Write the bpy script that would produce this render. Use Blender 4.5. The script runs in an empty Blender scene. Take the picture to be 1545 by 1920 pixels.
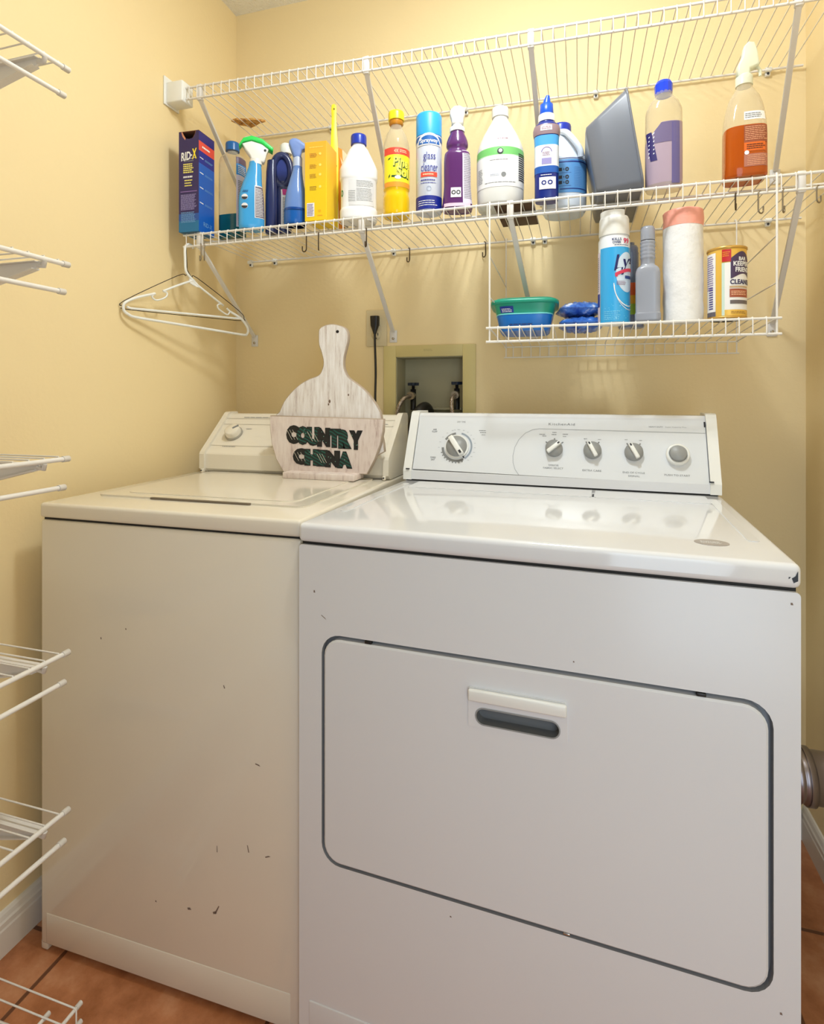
import bpy, bmesh, math, random
from mathutils import Vector, Matrix
random.seed(7)
PI = math.pi
SC = bpy.context.scene
COL = SC.collection

# ------------------------------------------------------------------ camera
cam_d = bpy.data.cameras.new('camera')
cam = bpy.data.objects.new('camera', cam_d)
COL.objects.link(cam)
cam.location = (1.1267, -1.668, 1.1308)
cam.rotation_euler = (PI / 2, 0, math.radians(16.6435))
cam_d.sensor_fit = 'VERTICAL'
cam_d.sensor_height = 36
cam_d.lens = 1052.5 / 1920 * 36
cam_d.shift_y = -0.1128
cam_d.clip_start = 0.02
SC.camera = cam

# ------------------------------------------------------------------ light
SC.view_settings.view_transform = 'Standard'
SC.view_settings.look = 'None'
SC.view_settings.gamma = 1
SC.view_settings.use_curve_mapping = False
SC.view_settings.exposure = 0.0
w = bpy.data.worlds.new('world')
SC.world = w
w.use_nodes = True
w.node_tree.nodes['Background'].inputs[0].default_value = (0.86, 0.90, 1.0, 1)
w.node_tree.nodes['Background'].inputs[1].default_value = 0.30


def light(name, kind, loc, power, color, rot=(0, 0, 0), size=0.1, size_y=None):
    d = bpy.data.lights.new(name, kind)
    d.energy = power
    d.color = color
    if kind == 'AREA':
        d.shape = 'RECTANGLE'
        d.size = size
        d.size_y = size_y or size
    else:
        d.shadow_soft_size = size
    o = bpy.data.objects.new(name, d)
    o.location = loc
    o.rotation_euler = rot
    COL.objects.link(o)
    return o


light('ceiling_lamp_light', 'POINT', (1.0, -0.78, 2.25), 11.2, (0.92, 0.98, 1.0), size=0.045)
light('ceiling_lamp_downlight', 'AREA', (1.0, -0.78, 2.37), 6.8, (0.92, 0.98, 1.0), (0, 0, 0), 0.14, 0.14)
light('front_fill_light', 'AREA', (1.42, -2.00, 1.10), 8.3, (0.72, 0.87, 1.0), (PI / 2, 0, 0), 0.45, 1.7)  # added fill light, unseen behind the camera, brightens the appliance fronts, mostly the dryer


# ------------------------------------------------------------------ materials
def lin(c):
    return tuple((x / 12.92 if x <= 0.04045 else ((x + 0.055) / 1.055) ** 2.4) for x in c)


def rgb(r, g, b):
    return lin((r / 255, g / 255, b / 255))


MATS = {}


def mat(name, color, rough=0.5, metal=0.0, spec=0.5, coat=0.0, trans=0.0, sss=0.0):
    if name in MATS:
        return MATS[name]
    m = bpy.data.materials.new(name)
    m.use_nodes = True
    b = m.node_tree.nodes['Principled BSDF']
    b.inputs['Base Color'].default_value = (*color, 1)
    b.inputs['Roughness'].default_value = rough
    b.inputs['Metallic'].default_value = metal
    b.inputs['Specular IOR Level'].default_value = spec
    b.inputs['Coat Weight'].default_value = coat
    b.inputs['Transmission Weight'].default_value = trans
    MATS[name] = m
    return m


def nodes(m):
    nt = m.node_tree
    return nt, nt.nodes, nt.links, nt.nodes['Principled BSDF']


def bump(m, scale, strength, detail=3, dist=0.001, kind='NOISE'):
    nt, N, L, b = nodes(m)
    tc = N.new('ShaderNodeTexCoord')
    n = N.new('ShaderNodeTexNoise')
    n.inputs['Scale'].default_value = scale
    n.inputs['Detail'].default_value = detail
    bp = N.new('ShaderNodeBump')
    bp.inputs['Strength'].default_value = strength
    bp.inputs['Distance'].default_value = dist
    L.new(tc.outputs['Object'], n.inputs['Vector'])
    L.new(n.outputs['Fac'], bp.inputs['Height'])
    L.new(bp.outputs['Normal'], b.inputs['Normal'])
    return m


def clear(name, color, alpha, rough=0.08, tint=None):
    """see-through plastic: straight-through light mixed with a glossy coloured skin"""
    if name in MATS:
        return MATS[name]
    m = bpy.data.materials.new(name)
    m.use_nodes = True
    nt, N, L, b = nodes(m)
    b.inputs['Base Color'].default_value = (*color, 1)
    b.inputs['Roughness'].default_value = rough
    t = N.new('ShaderNodeBsdfTransparent')
    t.inputs['Color'].default_value = (*(tint or (1, 1, 1)), 1)
    mx = N.new('ShaderNodeMixShader')
    lw = N.new('ShaderNodeLayerWeight')
    lw.inputs['Blend'].default_value = 0.35
    mr = N.new('ShaderNodeMapRange')
    mr.inputs['To Min'].default_value = alpha
    mr.inputs['To Max'].default_value = min(1.0, alpha + 0.5)
    L.new(lw.outputs['Facing'], mr.inputs['Value'])
    L.new(mr.outputs['Result'], mx.inputs['Fac'])
    L.new(t.outputs['BSDF'], mx.inputs[1])
    L.new(b.outputs['BSDF'], mx.inputs[2])
    L.new(mx.outputs['Shader'], N['Material Output'].inputs['Surface'])
    MATS[name] = m
    return m


def ramp_noise(m, scale, stops, vec_scale=(1, 1, 1), detail=4, rough=0.6, coord='Object', target='Base Color'):
    nt, N, L, b = nodes(m)
    tc = N.new('ShaderNodeTexCoord')
    mp = N.new('ShaderNodeMapping')
    mp.inputs['Scale'].default_value = vec_scale
    n = N.new('ShaderNodeTexNoise')
    n.inputs['Scale'].default_value = scale
    n.inputs['Detail'].default_value = detail
    n.inputs['Roughness'].default_value = rough
    r = N.new('ShaderNodeValToRGB')
    e = r.color_ramp.elements
    e[0].position, e[0].color = stops[0][0], (*stops[0][1], 1)
    e[1].position, e[1].color = stops[-1][0], (*stops[-1][1], 1)
    for p, c in stops[1:-1]:
        k = e.new(p)
        k.color = (*c, 1)
    L.new(tc.outputs[coord], mp.inputs['Vector'])
    L.new(mp.outputs['Vector'], n.inputs['Vector'])
    L.new(n.outputs['Fac'], r.inputs['Fac'])
    L.new(r.outputs['Color'], b.inputs[target])
    return r


WALL = bump(mat('yellow_wall_paint', rgb(241, 219, 171), 0.6, spec=0.3), 90, 0.25, 3, 0.002)
CEIL = bump(mat('popcorn_ceiling', rgb(244, 242, 234), 0.95), 170, 0.8, 2, 0.006)
TRIM = mat('white_trim_paint', rgb(232, 226, 216), 0.4)
WIRE = mat('white_coated_wire', rgb(232, 227, 220), 0.35)
BRKT = mat('white_enamel_bracket', rgb(226, 222, 218), 0.4)
PLAW = mat('white_plastic', rgb(238, 238, 234), 0.3)
STEEL = mat('bright_steel', rgb(190, 186, 178), 0.25, 1.0)
DARK = mat('dark_gap', rgb(28, 26, 24), 0.7)
ALM = mat('almond_enamel', rgb(232, 224, 208), 0.12, coat=0.3)
ENA = mat('white_enamel', rgb(226, 227, 230), 0.24)
ENT = mat('glossy_white_enamel', rgb(226, 227, 230), 0.10, coat=0.3)
BLK = mat('black_plastic', rgb(24, 22, 22), 0.4)
INK = mat('dark_print', rgb(40, 40, 46), 0.6)
GINK = mat('grey_print', rgb(128, 130, 132), 0.6)
WINK = mat('white_print', rgb(240, 240, 240), 0.5)


def tile_material():
    m = mat('terracotta_tile', rgb(170, 105, 70), 0.38)
    nt, N, L, b = nodes(m)
    tc = N.new('ShaderNodeTexCoord')
    sep = N.new('ShaderNodeSeparateXYZ')
    L.new(tc.outputs['Object'], sep.inputs[0])

    def line(out, off):
        a = N.new('ShaderNodeMath'); a.operation = 'SUBTRACT'; a.inputs[1].default_value = off
        L.new(out, a.inputs[0])
        d = N.new('ShaderNodeMath'); d.operation = 'DIVIDE'; d.inputs[1].default_value = 0.463
        L.new(a.outputs[0], d.inputs[0])
        f = N.new('ShaderNodeMath'); f.operation = 'PINGPONG'; f.inputs[1].default_value = 0.5
        L.new(d.outputs[0], f.inputs[0])
        return f.outputs[0]
    fx = line(sep.outputs['X'], 0.123)
    fy = line(sep.outputs['Y'], -0.2885)
    mn = N.new('ShaderNodeMath'); mn.operation = 'MINIMUM'
    L.new(fx, mn.inputs[0]); L.new(fy, mn.inputs[1])
    gr = N.new('ShaderNodeMapRange')
    gr.inputs['From Min'].default_value = 0.0065
    gr.inputs['From Max'].default_value = 0.0105
    L.new(mn.outputs[0], gr.inputs['Value'])
    n1 = N.new('ShaderNodeTexNoise'); n1.inputs['Scale'].default_value = 9; n1.inputs['Detail'].default_value = 7
    n1.inputs['Roughness'].default_value = 0.65
    L.new(tc.outputs['Object'], n1.inputs['Vector'])
    r = N.new('ShaderNodeValToRGB')
    e = r.color_ramp.elements
    e[0].position = 0.32; e[0].color = (*rgb(158, 96, 56), 1)
    e[1].position = 0.68; e[1].color = (*rgb(214, 156, 116), 1)
    k = e.new(0.5); k.color = (*rgb(192, 126, 84), 1)
    L.new(n1.outputs['Fac'], r.inputs['Fac'])
    mx = N.new('ShaderNodeMix'); mx.data_type = 'RGBA'
    mx.inputs[6].default_value = (*rgb(112, 70, 46), 1)
    L.new(gr.outputs[0], mx.inputs[0])
    L.new(r.outputs['Color'], mx.inputs[7])
    L.new(mx.outputs[2], b.inputs['Base Color'])
    ad = N.new('ShaderNodeMath'); ad.operation = 'MULTIPLY_ADD'; ad.inputs[1].default_value = 0.12
    L.new(n1.outputs['Fac'], ad.inputs[0]); L.new(gr.outputs[0], ad.inputs[2])
    bp = N.new('ShaderNodeBump'); bp.inputs['Distance'].default_value = 0.003; bp.inputs['Strength'].default_value = 0.6
    L.new(ad.outputs[0], bp.inputs['Height'])
    L.new(bp.outputs['Normal'], b.inputs['Normal'])
    return m


TILE = tile_material()

# ------------------------------------------------------------------ mesh builder
TEXTS = {}


def text_mesh(s, bold=0.0, space=1.0):
    key = (s, bold, space)
    if key in TEXTS:
        return TEXTS[key]
    cu = bpy.data.curves.new('t', 'FONT')
    cu.body = s
    cu.size = 1.0
    cu.offset = bold
    cu.space_character = space
    cu.resolution_u = 3
    cu.align_x = 'CENTER'
    cu.align_y = 'CENTER'
    o = bpy.data.objects.new('t', cu)
    me = o.to_mesh()
    vs = [(v.co.x, v.co.y) for v in me.vertices]
    fs = [tuple(p.vertices) for p in me.polygons]
    o.to_mesh_clear()
    bpy.data.objects.remove(o)
    bpy.data.curves.remove(cu)
    if vs:
        x0, x1 = min(v[0] for v in vs), max(v[0] for v in vs)
        y0, y1 = min(v[1] for v in vs), max(v[1] for v in vs)
        vs = [((a - (x0 + x1) / 2) / (x1 - x0), (c - (y0 + y1) / 2) / (y1 - y0)) for a, c in vs]
    TEXTS[key] = (vs, fs)
    return TEXTS[key]


class MB:
    def __init__(self):
        self.v, self.f, self.mi, self.sm, self.mats = [], [], [], [], []

    def _m(self, m):
        if m not in self.mats:
            self.mats.append(m)
        return self.mats.index(m)

    def add(self, vs, fs, m, smooth=False):
        o = len(self.v)
        self.v += [tuple(p) for p in vs]
        k = self._m(m)
        for f in fs:
            self.f.append(tuple(i + o for i in f))
            self.mi.append(k)
            self.sm.append(smooth)
        return self

    def bm(self, b, m, smooth=False):
        b.verts.ensure_lookup_table()
        b.verts.index_update()
        self.add([v.co[:] for v in b.verts], [[v.index for v in f.verts] for f in b.faces], m, smooth)
        b.free()
        return self

    def box(self, x0, x1, y0, y1, z0, z1, m, bev=0.0, seg=2, mtx=None, smooth=None):
        b = bmesh.new()
        bmesh.ops.create_cube(b, size=1)
        for v in b.verts:
            v.co = Vector((x0 + (v.co.x + .5) * (x1 - x0), y0 + (v.co.y + .5) * (y1 - y0), z0 + (v.co.z + .5) * (z1 - z0)))
        if bev > 0:
            bmesh.ops.bevel(b, geom=b.edges[:], offset=bev, segments=seg, profile=0.5, affect='EDGES')
        if mtx:
            bmesh.ops.transform(b, matrix=mtx, verts=b.verts[:])
        return self.bm(b, m, bev > 0 if smooth is None else smooth)

    def tube(self, pts, r, m, seg=8, closed=False, caps=True):
        P = [Vector(p) for p in pts]
        n = len(P)
        vs, fs = [], []
        prev = None
        for i in range(n):
            if closed:
                d = (P[(i + 1) % n] - P[i - 1]).normalized()
            else:
                a = P[i] - P[i - 1] if i > 0 else P[1] - P[0]
                c = P[i + 1] - P[i] if i < n - 1 else P[-1] - P[-2]
                d = (a.normalized() + c.normalized()).normalized()
            if prev is None:
                u = d.orthogonal().normalized()
            else:
                u = (prev - d * prev.dot(d)).normalized()
            prev = u
            w_ = d.cross(u)
            rr = r[i] if isinstance(r, (list, tuple)) else r
            for k in range(seg):
                t = 2 * PI * k / seg
                vs.append(P[i] + (u * math.cos(t) + w_ * math.sin(t)) * rr)
        for i in range(n if closed else n - 1):
            j = (i + 1) % n
            for k in range(seg):
                k2 = (k + 1) % seg
                fs.append((i * seg + k, i * seg + k2, j * seg + k2, j * seg + k))
        self.add(vs, fs, m, True)
        if caps and not closed:
            self.add(vs[:seg], [tuple(range(seg))[::-1]], m)
            self.add(vs[-seg:], [tuple(range(seg))], m)
        return self

    def rings(self, rings, m, smooth=True, cap0=True, cap1=True):
        n = len(rings[0])
        vs = [p for r in rings for p in r]
        fs = []
        for i in range(len(rings) - 1):
            for k in range(n):
                k2 = (k + 1) % n
                fs.append((i * n + k, i * n + k2, (i + 1) * n + k2, (i + 1) * n + k))
        self.add(vs, fs, m, smooth)
        if cap0:
            self.add(rings[0], [tuple(range(n))[::-1]], m)
        if cap1:
            self.add(rings[-1], [tuple(range(n))], m)
        return self

    def lathe(self, prof, m, seg=32, c=(0, 0), mtx=None, smooth=True, cap0=True, cap1=True):
        R = []
        for r, z in prof:
            ring = [Vector((c[0] + r * math.cos(2 * PI * k / seg), c[1] + r * math.sin(2 * PI * k / seg), z)) for k in range(seg)]
            if mtx:
                ring = [mtx @ p for p in ring]
            R.append(ring)
        return self.rings(R, m, smooth, cap0, cap1)

    def prism(self, outline, fmap, d0, d1, m, smooth=False):
        """outline (u,v) counter-clockwise; fmap(u,v,d)"""
        n = len(outline)
        a = [fmap(u, v, d0) for u, v in outline]
        b = [fmap(u, v, d1) for u, v in outline]
        self.add(a, [tuple(range(n))], m)
        self.add(b, [tuple(range(n))[::-1]], m)
        self.add(a + b, [(i, i + n, (i + 1) % n + n, (i + 1) % n) for i in range(n)], m, smooth)
        return self

    def grid(self, f, u0, u1, v0, v1, m, nu=10, nv=2, smooth=True):
        vs = [f(u0 + (u1 - u0) * i / nu, v0 + (v1 - v0) * j / nv) for j in range(nv + 1) for i in range(nu + 1)]
        fs = [(j * (nu + 1) + i, j * (nu + 1) + i + 1, (j + 1) * (nu + 1) + i + 1, (j + 1) * (nu + 1) + i) for j in range(nv) for i in range(nu)]
        return self.add(vs, fs, m, smooth)

    def text(self, s, f, cu, cv, w_, h, m, bold=0.0, rot=0.0, space=1.0, shear=0.0):
        vs, fs = text_mesh(s, bold, space)
        c, s_ = math.cos(rot), math.sin(rot)
        out = []
        for a, b in vs:
            x, y = a * w_ + b * h * shear, b * h
            out.append(f(cu + x * c - y * s_, cv + x * s_ + y * c))
        return self.add(out, fs, m)

    def scribble(self, f, cu, cv, w_, h, rows, m, fill=0.5, seed=1, gap=0.25):
        """rows of tiny unreadable print, as short dashes"""
        rnd = random.Random(seed)
        for i in range(rows):
            v = cv + h / 2 - (i + 0.5) * h / rows
            t = h / rows * fill / 2
            u = cu - w_ / 2
            end = cu + w_ / 2 * rnd.uniform(0.6, 1.0)
            while u < end:
                l = rnd.uniform(0.06, 0.2) * w_
                u2 = min(u + l, end)
                self.add([f(u, v - t), f(u2, v - t), f(u2, v + t), f(u, v + t)], [(0, 1, 2, 3)], m)
                u = u2 + gap * t * 2 + 0.015 * w_
        return self

    def build(self, name, parent=None):
        me = bpy.data.meshes.new(name)
        me.from_pydata(self.v, [], self.f)
        for m in self.mats:
            me.materials.append(m)
        me.polygons.foreach_set('material_index', self.mi)
        me.polygons.foreach_set('use_smooth', self.sm)
        me.update()
        o = bpy.data.objects.new(name, me)
        COL.objects.link(o)
        if parent:
            o.parent = parent
        return o


def tag(o, label=None, cat=None, group=None, kind=None):
    if label: o['label'] = label
    if cat: o['category'] = cat
    if group: o['group'] = group
    if kind: o['kind'] = kind
    return o


def thing(name, label, cat, loc=(0, 0, 0), rz=0.0, group=None, rot=None):
    o = bpy.data.objects.new(name, None)
    o.empty_display_size = 0.05
    COL.objects.link(o)
    o.location = loc
    o.rotation_euler = rot or (0, 0, rz)
    return tag(o, label, cat, group)


def struct(mb, name):
    return tag(mb.build(name), kind='structure')


class Body:
    """bottle surface: superellipse sections (z, rx, ry, n[, cx, cy])"""
    def __init__(self, secs, seg=48, refine=True):
        S = [tuple(s) + (0.0,) * (6 - len(s)) for s in secs]
        self.S, self.seg = S, seg

    def sec(self, z):
        S = self.S
        if z <= S[0][0]: return S[0]
        for a, b in zip(S, S[1:]):
            if z <= b[0]:
                t = (z - a[0]) / max(1e-9, b[0] - a[0])
                return tuple(p + (q - p) * t for p, q in zip(a, b))
        return S[-1]

    def pt(self, phi, z, off=0.0, s=None):
        s = s or self.sec(z)
        c, d = math.cos(phi), math.sin(phi)
        rx, ry, n = s[1] + off, s[2] + off, s[3]
        r = (abs(c / rx) ** n + abs(d / ry) ** n) ** (-1 / n)
        return Vector((s[4] + r * c, s[5] + r * d, z))

    def mesh(self, mb, m, z0=None, z1=None, shrink=0.0, cap0=True, cap1=True):
        z0 = self.S[0][0] if z0 is None else z0
        z1 = self.S[-1][0] if z1 is None else z1
        zs = sorted({z0, z1} | {s[0] for s in self.S if z0 < s[0] < z1})
        R = [[self.pt(2 * PI * k / self.seg, z, -shrink) for k in range(self.seg)] for z in zs]
        return mb.rings(R, m, True, cap0, cap1)

    def f(self, phi0=-PI / 2, R=None, off=0.0005, z0=0.0):
        R = R or (self.S[len(self.S) // 2][1] + self.S[len(self.S) // 2][2]) / 2
        return lambda u, v: self.pt(phi0 + u / R, v + z0, off)


def smooth_secs(pts, n=2, sub=4, shape=2.0):
    """pts (z, rx, ry, n) smoothed with catmull-rom in between"""
    out = []
    P = [tuple(p) + (0.0,) * (6 - len(p)) for p in pts]
    for i in range(len(P) - 1):
        a, b, c, d = P[max(0, i - 1)], P[i], P[i + 1], P[min(len(P) - 1, i + 2)]
        for k in range(sub):
            t = k / sub
            row = []
            for j in range(6):
                if j == 0:
                    row.append(b[0] + (c[0] - b[0]) * t)
                else:
                    x = 0.5 * ((2 * b[j]) + (-a[j] + c[j]) * t + (2 * a[j] - 5 * b[j] + 4 * c[j] - d[j]) * t * t + (-a[j] + 3 * b[j] - 3 * c[j] + d[j]) * t ** 3)
                    lo, hi = min(b[j], c[j]), max(b[j], c[j])
                    row.append(max(lo, min(hi, x)))
            out.append(tuple(row))
    out.append(P[-1])
    return out


def face_cam(x, y):
    return math.atan2(1.1267 - x, -(-1.668 - y))


def rrect(u0, u1, v0, v1, r, seg=6):
    o = []
    for cx, cy, a0 in ((u1 - r, v0 + r, -PI / 2), (u1 - r, v1 - r, 0), (u0 + r, v1 - r, PI / 2), (u0 + r, v0 + r, PI)):
        for k in range(seg + 1):
            a = a0 + PI / 2 * k / seg
            o.append((cx + r * math.cos(a), cy + r * math.sin(a)))
    return o


def annulus(mb, o_out, o_in, fmap, m):
    n = len(o_out)
    vs = [fmap(*p) for p in o_out] + [fmap(*p) for p in o_in]
    mb.add(vs, [(i, (i + 1) % n, (i + 1) % n + n, i + n) for i in range(n)], m)
# ------------------------------------------------------------------ room
RW, CH, YF = 1.682, 2.432, -2.6
# laundry box opening in the back wall
OX0, OX1, OZ0, OZ1 = 0.577, 0.789, 1.045, 1.2535
mb = MB()
mb.box(-0.1, OX0, 0, 0.14, 0, CH, WALL); mb.box(OX1, RW + 0.1, 0, 0.14, 0, CH, WALL)
mb.box(OX0, OX1, 0, 0.14, 0, OZ0, WALL); mb.box(OX0, OX1, 0, 0.14, OZ1, CH, WALL)
struct(mb, 'wall_back')
struct(MB().box(-0.1, 0, YF, 0, 0, CH, WALL), 'wall_left')
struct(MB().box(RW, RW + 0.1, YF, 0, 0, CH, WALL), 'wall_right')
struct(MB().box(-0.1, RW + 0.1, YF, 0.14, -0.05, 0, TILE), 'floor')
struct(MB().box(-0.1, RW + 0.1, YF, 0.14, CH, CH + 0.05, CEIL), 'ceiling')


def baseboard(name, x, s, y0, y1):
    prof = [(0, 0), (0.013, 0), (0.013, 0.052), (0.0115, 0.056), (0.0115, 0.066), (0.009, 0.070), (0.007, 0.079), (0.004, 0.084), (0, 0.085)]
    b = MB()
    b.prism([(p[0] * s, p[1]) for p in prof], lambda u, v, d: Vector((x + u, d, v)), y0, y1, TRIM)
    struct(b, name)


baseboard('baseboard_left', 0.0, 1, YF, 0)
baseboard('baseboard_right', RW, -1, YF, 0)
b = MB()
b.prism([(0, 0), (-0.013, 0), (-0.013, 0.052), (-0.0115, 0.066), (-0.007, 0.079), (0, 0.085)], lambda u, v, d: Vector((d, u, v)), 0.013, RW - 0.013, TRIM)
struct(b, 'baseboard_back')

# ------------------------------------------------------------------ appliances
def edge_rows(mb, f, pts, r, m):
    for u, v, w_, h, a in pts:
        c, s = math.cos(a), math.sin(a)
        q = [(-w_ / 2, -h / 2), (w_ / 2, -h / 2), (w_ / 2 * .4, h / 2), (-w_ / 2, h / 2)]
        mb.add([f(u + x * c - y * s, v + x * s + y * c) for x, y in q], [(0, 1, 2, 3)], m)


SCUFF = mat('dark_scuff', rgb(128, 110, 98), 0.7)


def washer():
    W, D, T = 0.590, 0.655, 0.914
    t = thing('washing_machine', 'almond top-loading washing machine, left of the white dryer', 'washing machine', (0.0687, -0.7849, 0), math.radians(0.284))
    g = DARK
    body = MB()
    body.box(0, W, 0.0, D, 0.012, T - 0.0345, ALM, 0.006, 3)
    F = lambda off: (lambda u, v: Vector((u, -off, v)))
    edge_rows(body, F(0.0004), [(0.155, .655, .003, .004, 0), (0.215, .68, .003, .003, 0), (0.435, 0.60, .002, .006, .3), (0.505, 0.47, .011, .002, -.2),
              (0.485, 0.315, .002, .013, .2), (0.42, 0.30, .0015, .012, 0), (0.525, 0.31, .011, .002, .4), (0.285, 0.17, .003, .003, 0),
              (0.42, 0.188, .003, .018, -.5), (0.415, 0.182, .008, .004, .5), (0.36, .175, .008, .004, .2)], 0, SCUFF)
    # legs' toe corners
    body.box(0, 0.018, 0.001, 0.03, 0.0, 0.02, ALM, 0.003)
    body.box(W - 0.018, W, 0.001, 0.03, 0.0, 0.02, ALM, 0.003)
    body.build('cabinet', t)
    MB().box(0.016, W - 0.02, -0.0010, 0.01, 0.016, 0.079, ALM, 0.002).build('toe_panel', t)
    MB().box(0.004, W - 0.004, 0.006, D - 0.004, T - 0.037, T - 0.029, g).build('seam_gap', t)
    top = MB()
    top.box(-0.001, W + 0.001, -0.002, D, T - 0.0305, T, ALM, 0.007, 4)
    top.build('top_panel', t)
    lid = MB()
    lid.prism(rrect(0.045, 0.548, 0.095, 0.490, 0.02), lambda u, v, d: Vector((u, v, T + d)), 0.0034, -0.002, ALM)
    annulus(lid, rrect(0.045, 0.548, 0.095, 0.490, 0.02), rrect(0.048, 0.545, 0.098, 0.487, 0.018), lambda u, v: Vector((u, v, T + 0.0036)), ALM)
    lid.prism(rrect(0.085, 0.508, 0.13, 0.46, 0.03), lambda u, v, d: Vector((u, v, T + d)), 0.0050, 0.003, ALM)
    l = lid.build('lid', t)
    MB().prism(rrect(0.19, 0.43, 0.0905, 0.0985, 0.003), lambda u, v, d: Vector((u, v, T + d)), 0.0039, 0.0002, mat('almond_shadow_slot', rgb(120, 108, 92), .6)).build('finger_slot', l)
    # console
    c = MB()
    prof = [(0.500, T + 0.001), (0.488, T + 0.012), (0.488, 0.966), (0.490, 0.970), (0.606, 1.0765), (0.613, 1.079), (0.640, 1.079), (0.648, 1.07), (0.648, T + 0.001)]
    c.prism(prof, lambda u, v, d: Vector((d, u, v)), 0.032, 0.575, ALM)
    c.build('console', t)
    prof2 = [(0.494, T + 0.001), (0.480, T + 0.012), (0.480, 0.967), (0.483, 0.973), (0.601, 1.0815), (0.610, 1.0845), (0.645, 1.0845), (0.652, 1.076), (0.652, T + 0.001)]
    for x0, x1, s in ((0.018, 0.0335, 1), (0.5735, 0.589, -1)):
        e = MB()
        e.prism(prof2, lambda u, v, d: Vector((d, u, v)), x0, x1, ALM)
        xs = x1 - 0.004 if s > 0 else x0 + 0.004
        e.box(xs - 0.004, xs + 0.004, 0.474, 0.488, T + 0.001, T + 0.012, ALM, 0.002)
        e.lathe([(0.0022, 0), (0.0022, 0.001), (0.0, 0.0012)], INK, 10, mtx=Matrix.Translation((xs, 0.4735, T + 0.007)) @ Matrix.Rotation(PI / 2, 4, 'X'))
        e.build('end_cap', t)
    # console face decoration + knob on the slanted face
    O = Vector((0.0, 0.4885, 0.9685)); UP = (Vector((0, 0.606, 1.0765)) - Vector((0, 0.490, 0.970))).normalized()
    Nn = Vector((1, 0, 0)).cross(UP)
    fm = lambda off: (lambda u, v: O + Vector((u, 0, 0)) + UP * v + Nn * off)
    f = fm(0.0012)
    p = MB()
    for v in (0.030, 0.116, 0.140):
        p.add([f(0.034, v), f(0.574, v), f(0.574, v + 0.0012), f(0.034, v + 0.0012)], [(0, 1, 2, 3)], mat('faint_grey_print', rgb(188, 180, 166), .6))
    p.scribble(f, 0.16, 0.146, 0.14, 0.004, 1, GINK, 0.5, 3)
    p.scribble(f, 0.10, 0.027, 0.05, 0.004, 1, GINK, 0.5, 4)
    p.scribble(f, 0.13, 0.098, 0.02, 0.004, 1, GINK, 0.5, 5)
    for i, v in enumerate((0.125, 0.09, 0.065, 0.045)):
        p.scribble(f, 0.54, v, 0.03, 0.004, 1, GINK, 0.5, 6 + i)
    p.build('panel_print', t)
    M = Matrix(((1, UP.x * 0, Nn.x, 0), (0, UP.y, Nn.y, 0), (0, UP.z, Nn.z, 0), (0, 0, 0, 1)))
    M = Matrix.Translation(O + Vector((0.090, 0, 0)) + UP * 0.076) @ M
    k = MB()
    k.lathe([(0.026, 0.0), (0.0265, 0.005), (0.0255, 0.007)], mat('grey_knob_skirt', rgb(170, 164, 152), .4), 32, mtx=M)
    k.lathe([(0.0235, 0.007), (0.0225, 0.017), (0.0215, 0.0215), (0.019, 0.0235), (0, 0.0235)], ALM, 32, mtx=M)
    k.box(-0.003, 0.003, 0.004, 0.0228, 0.0232, 0.0245, GINK, 0, mtx=M @ Matrix.Rotation(-0.9, 4, 'Z'))
    k.build('knob', t)
    return t


washer()


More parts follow.
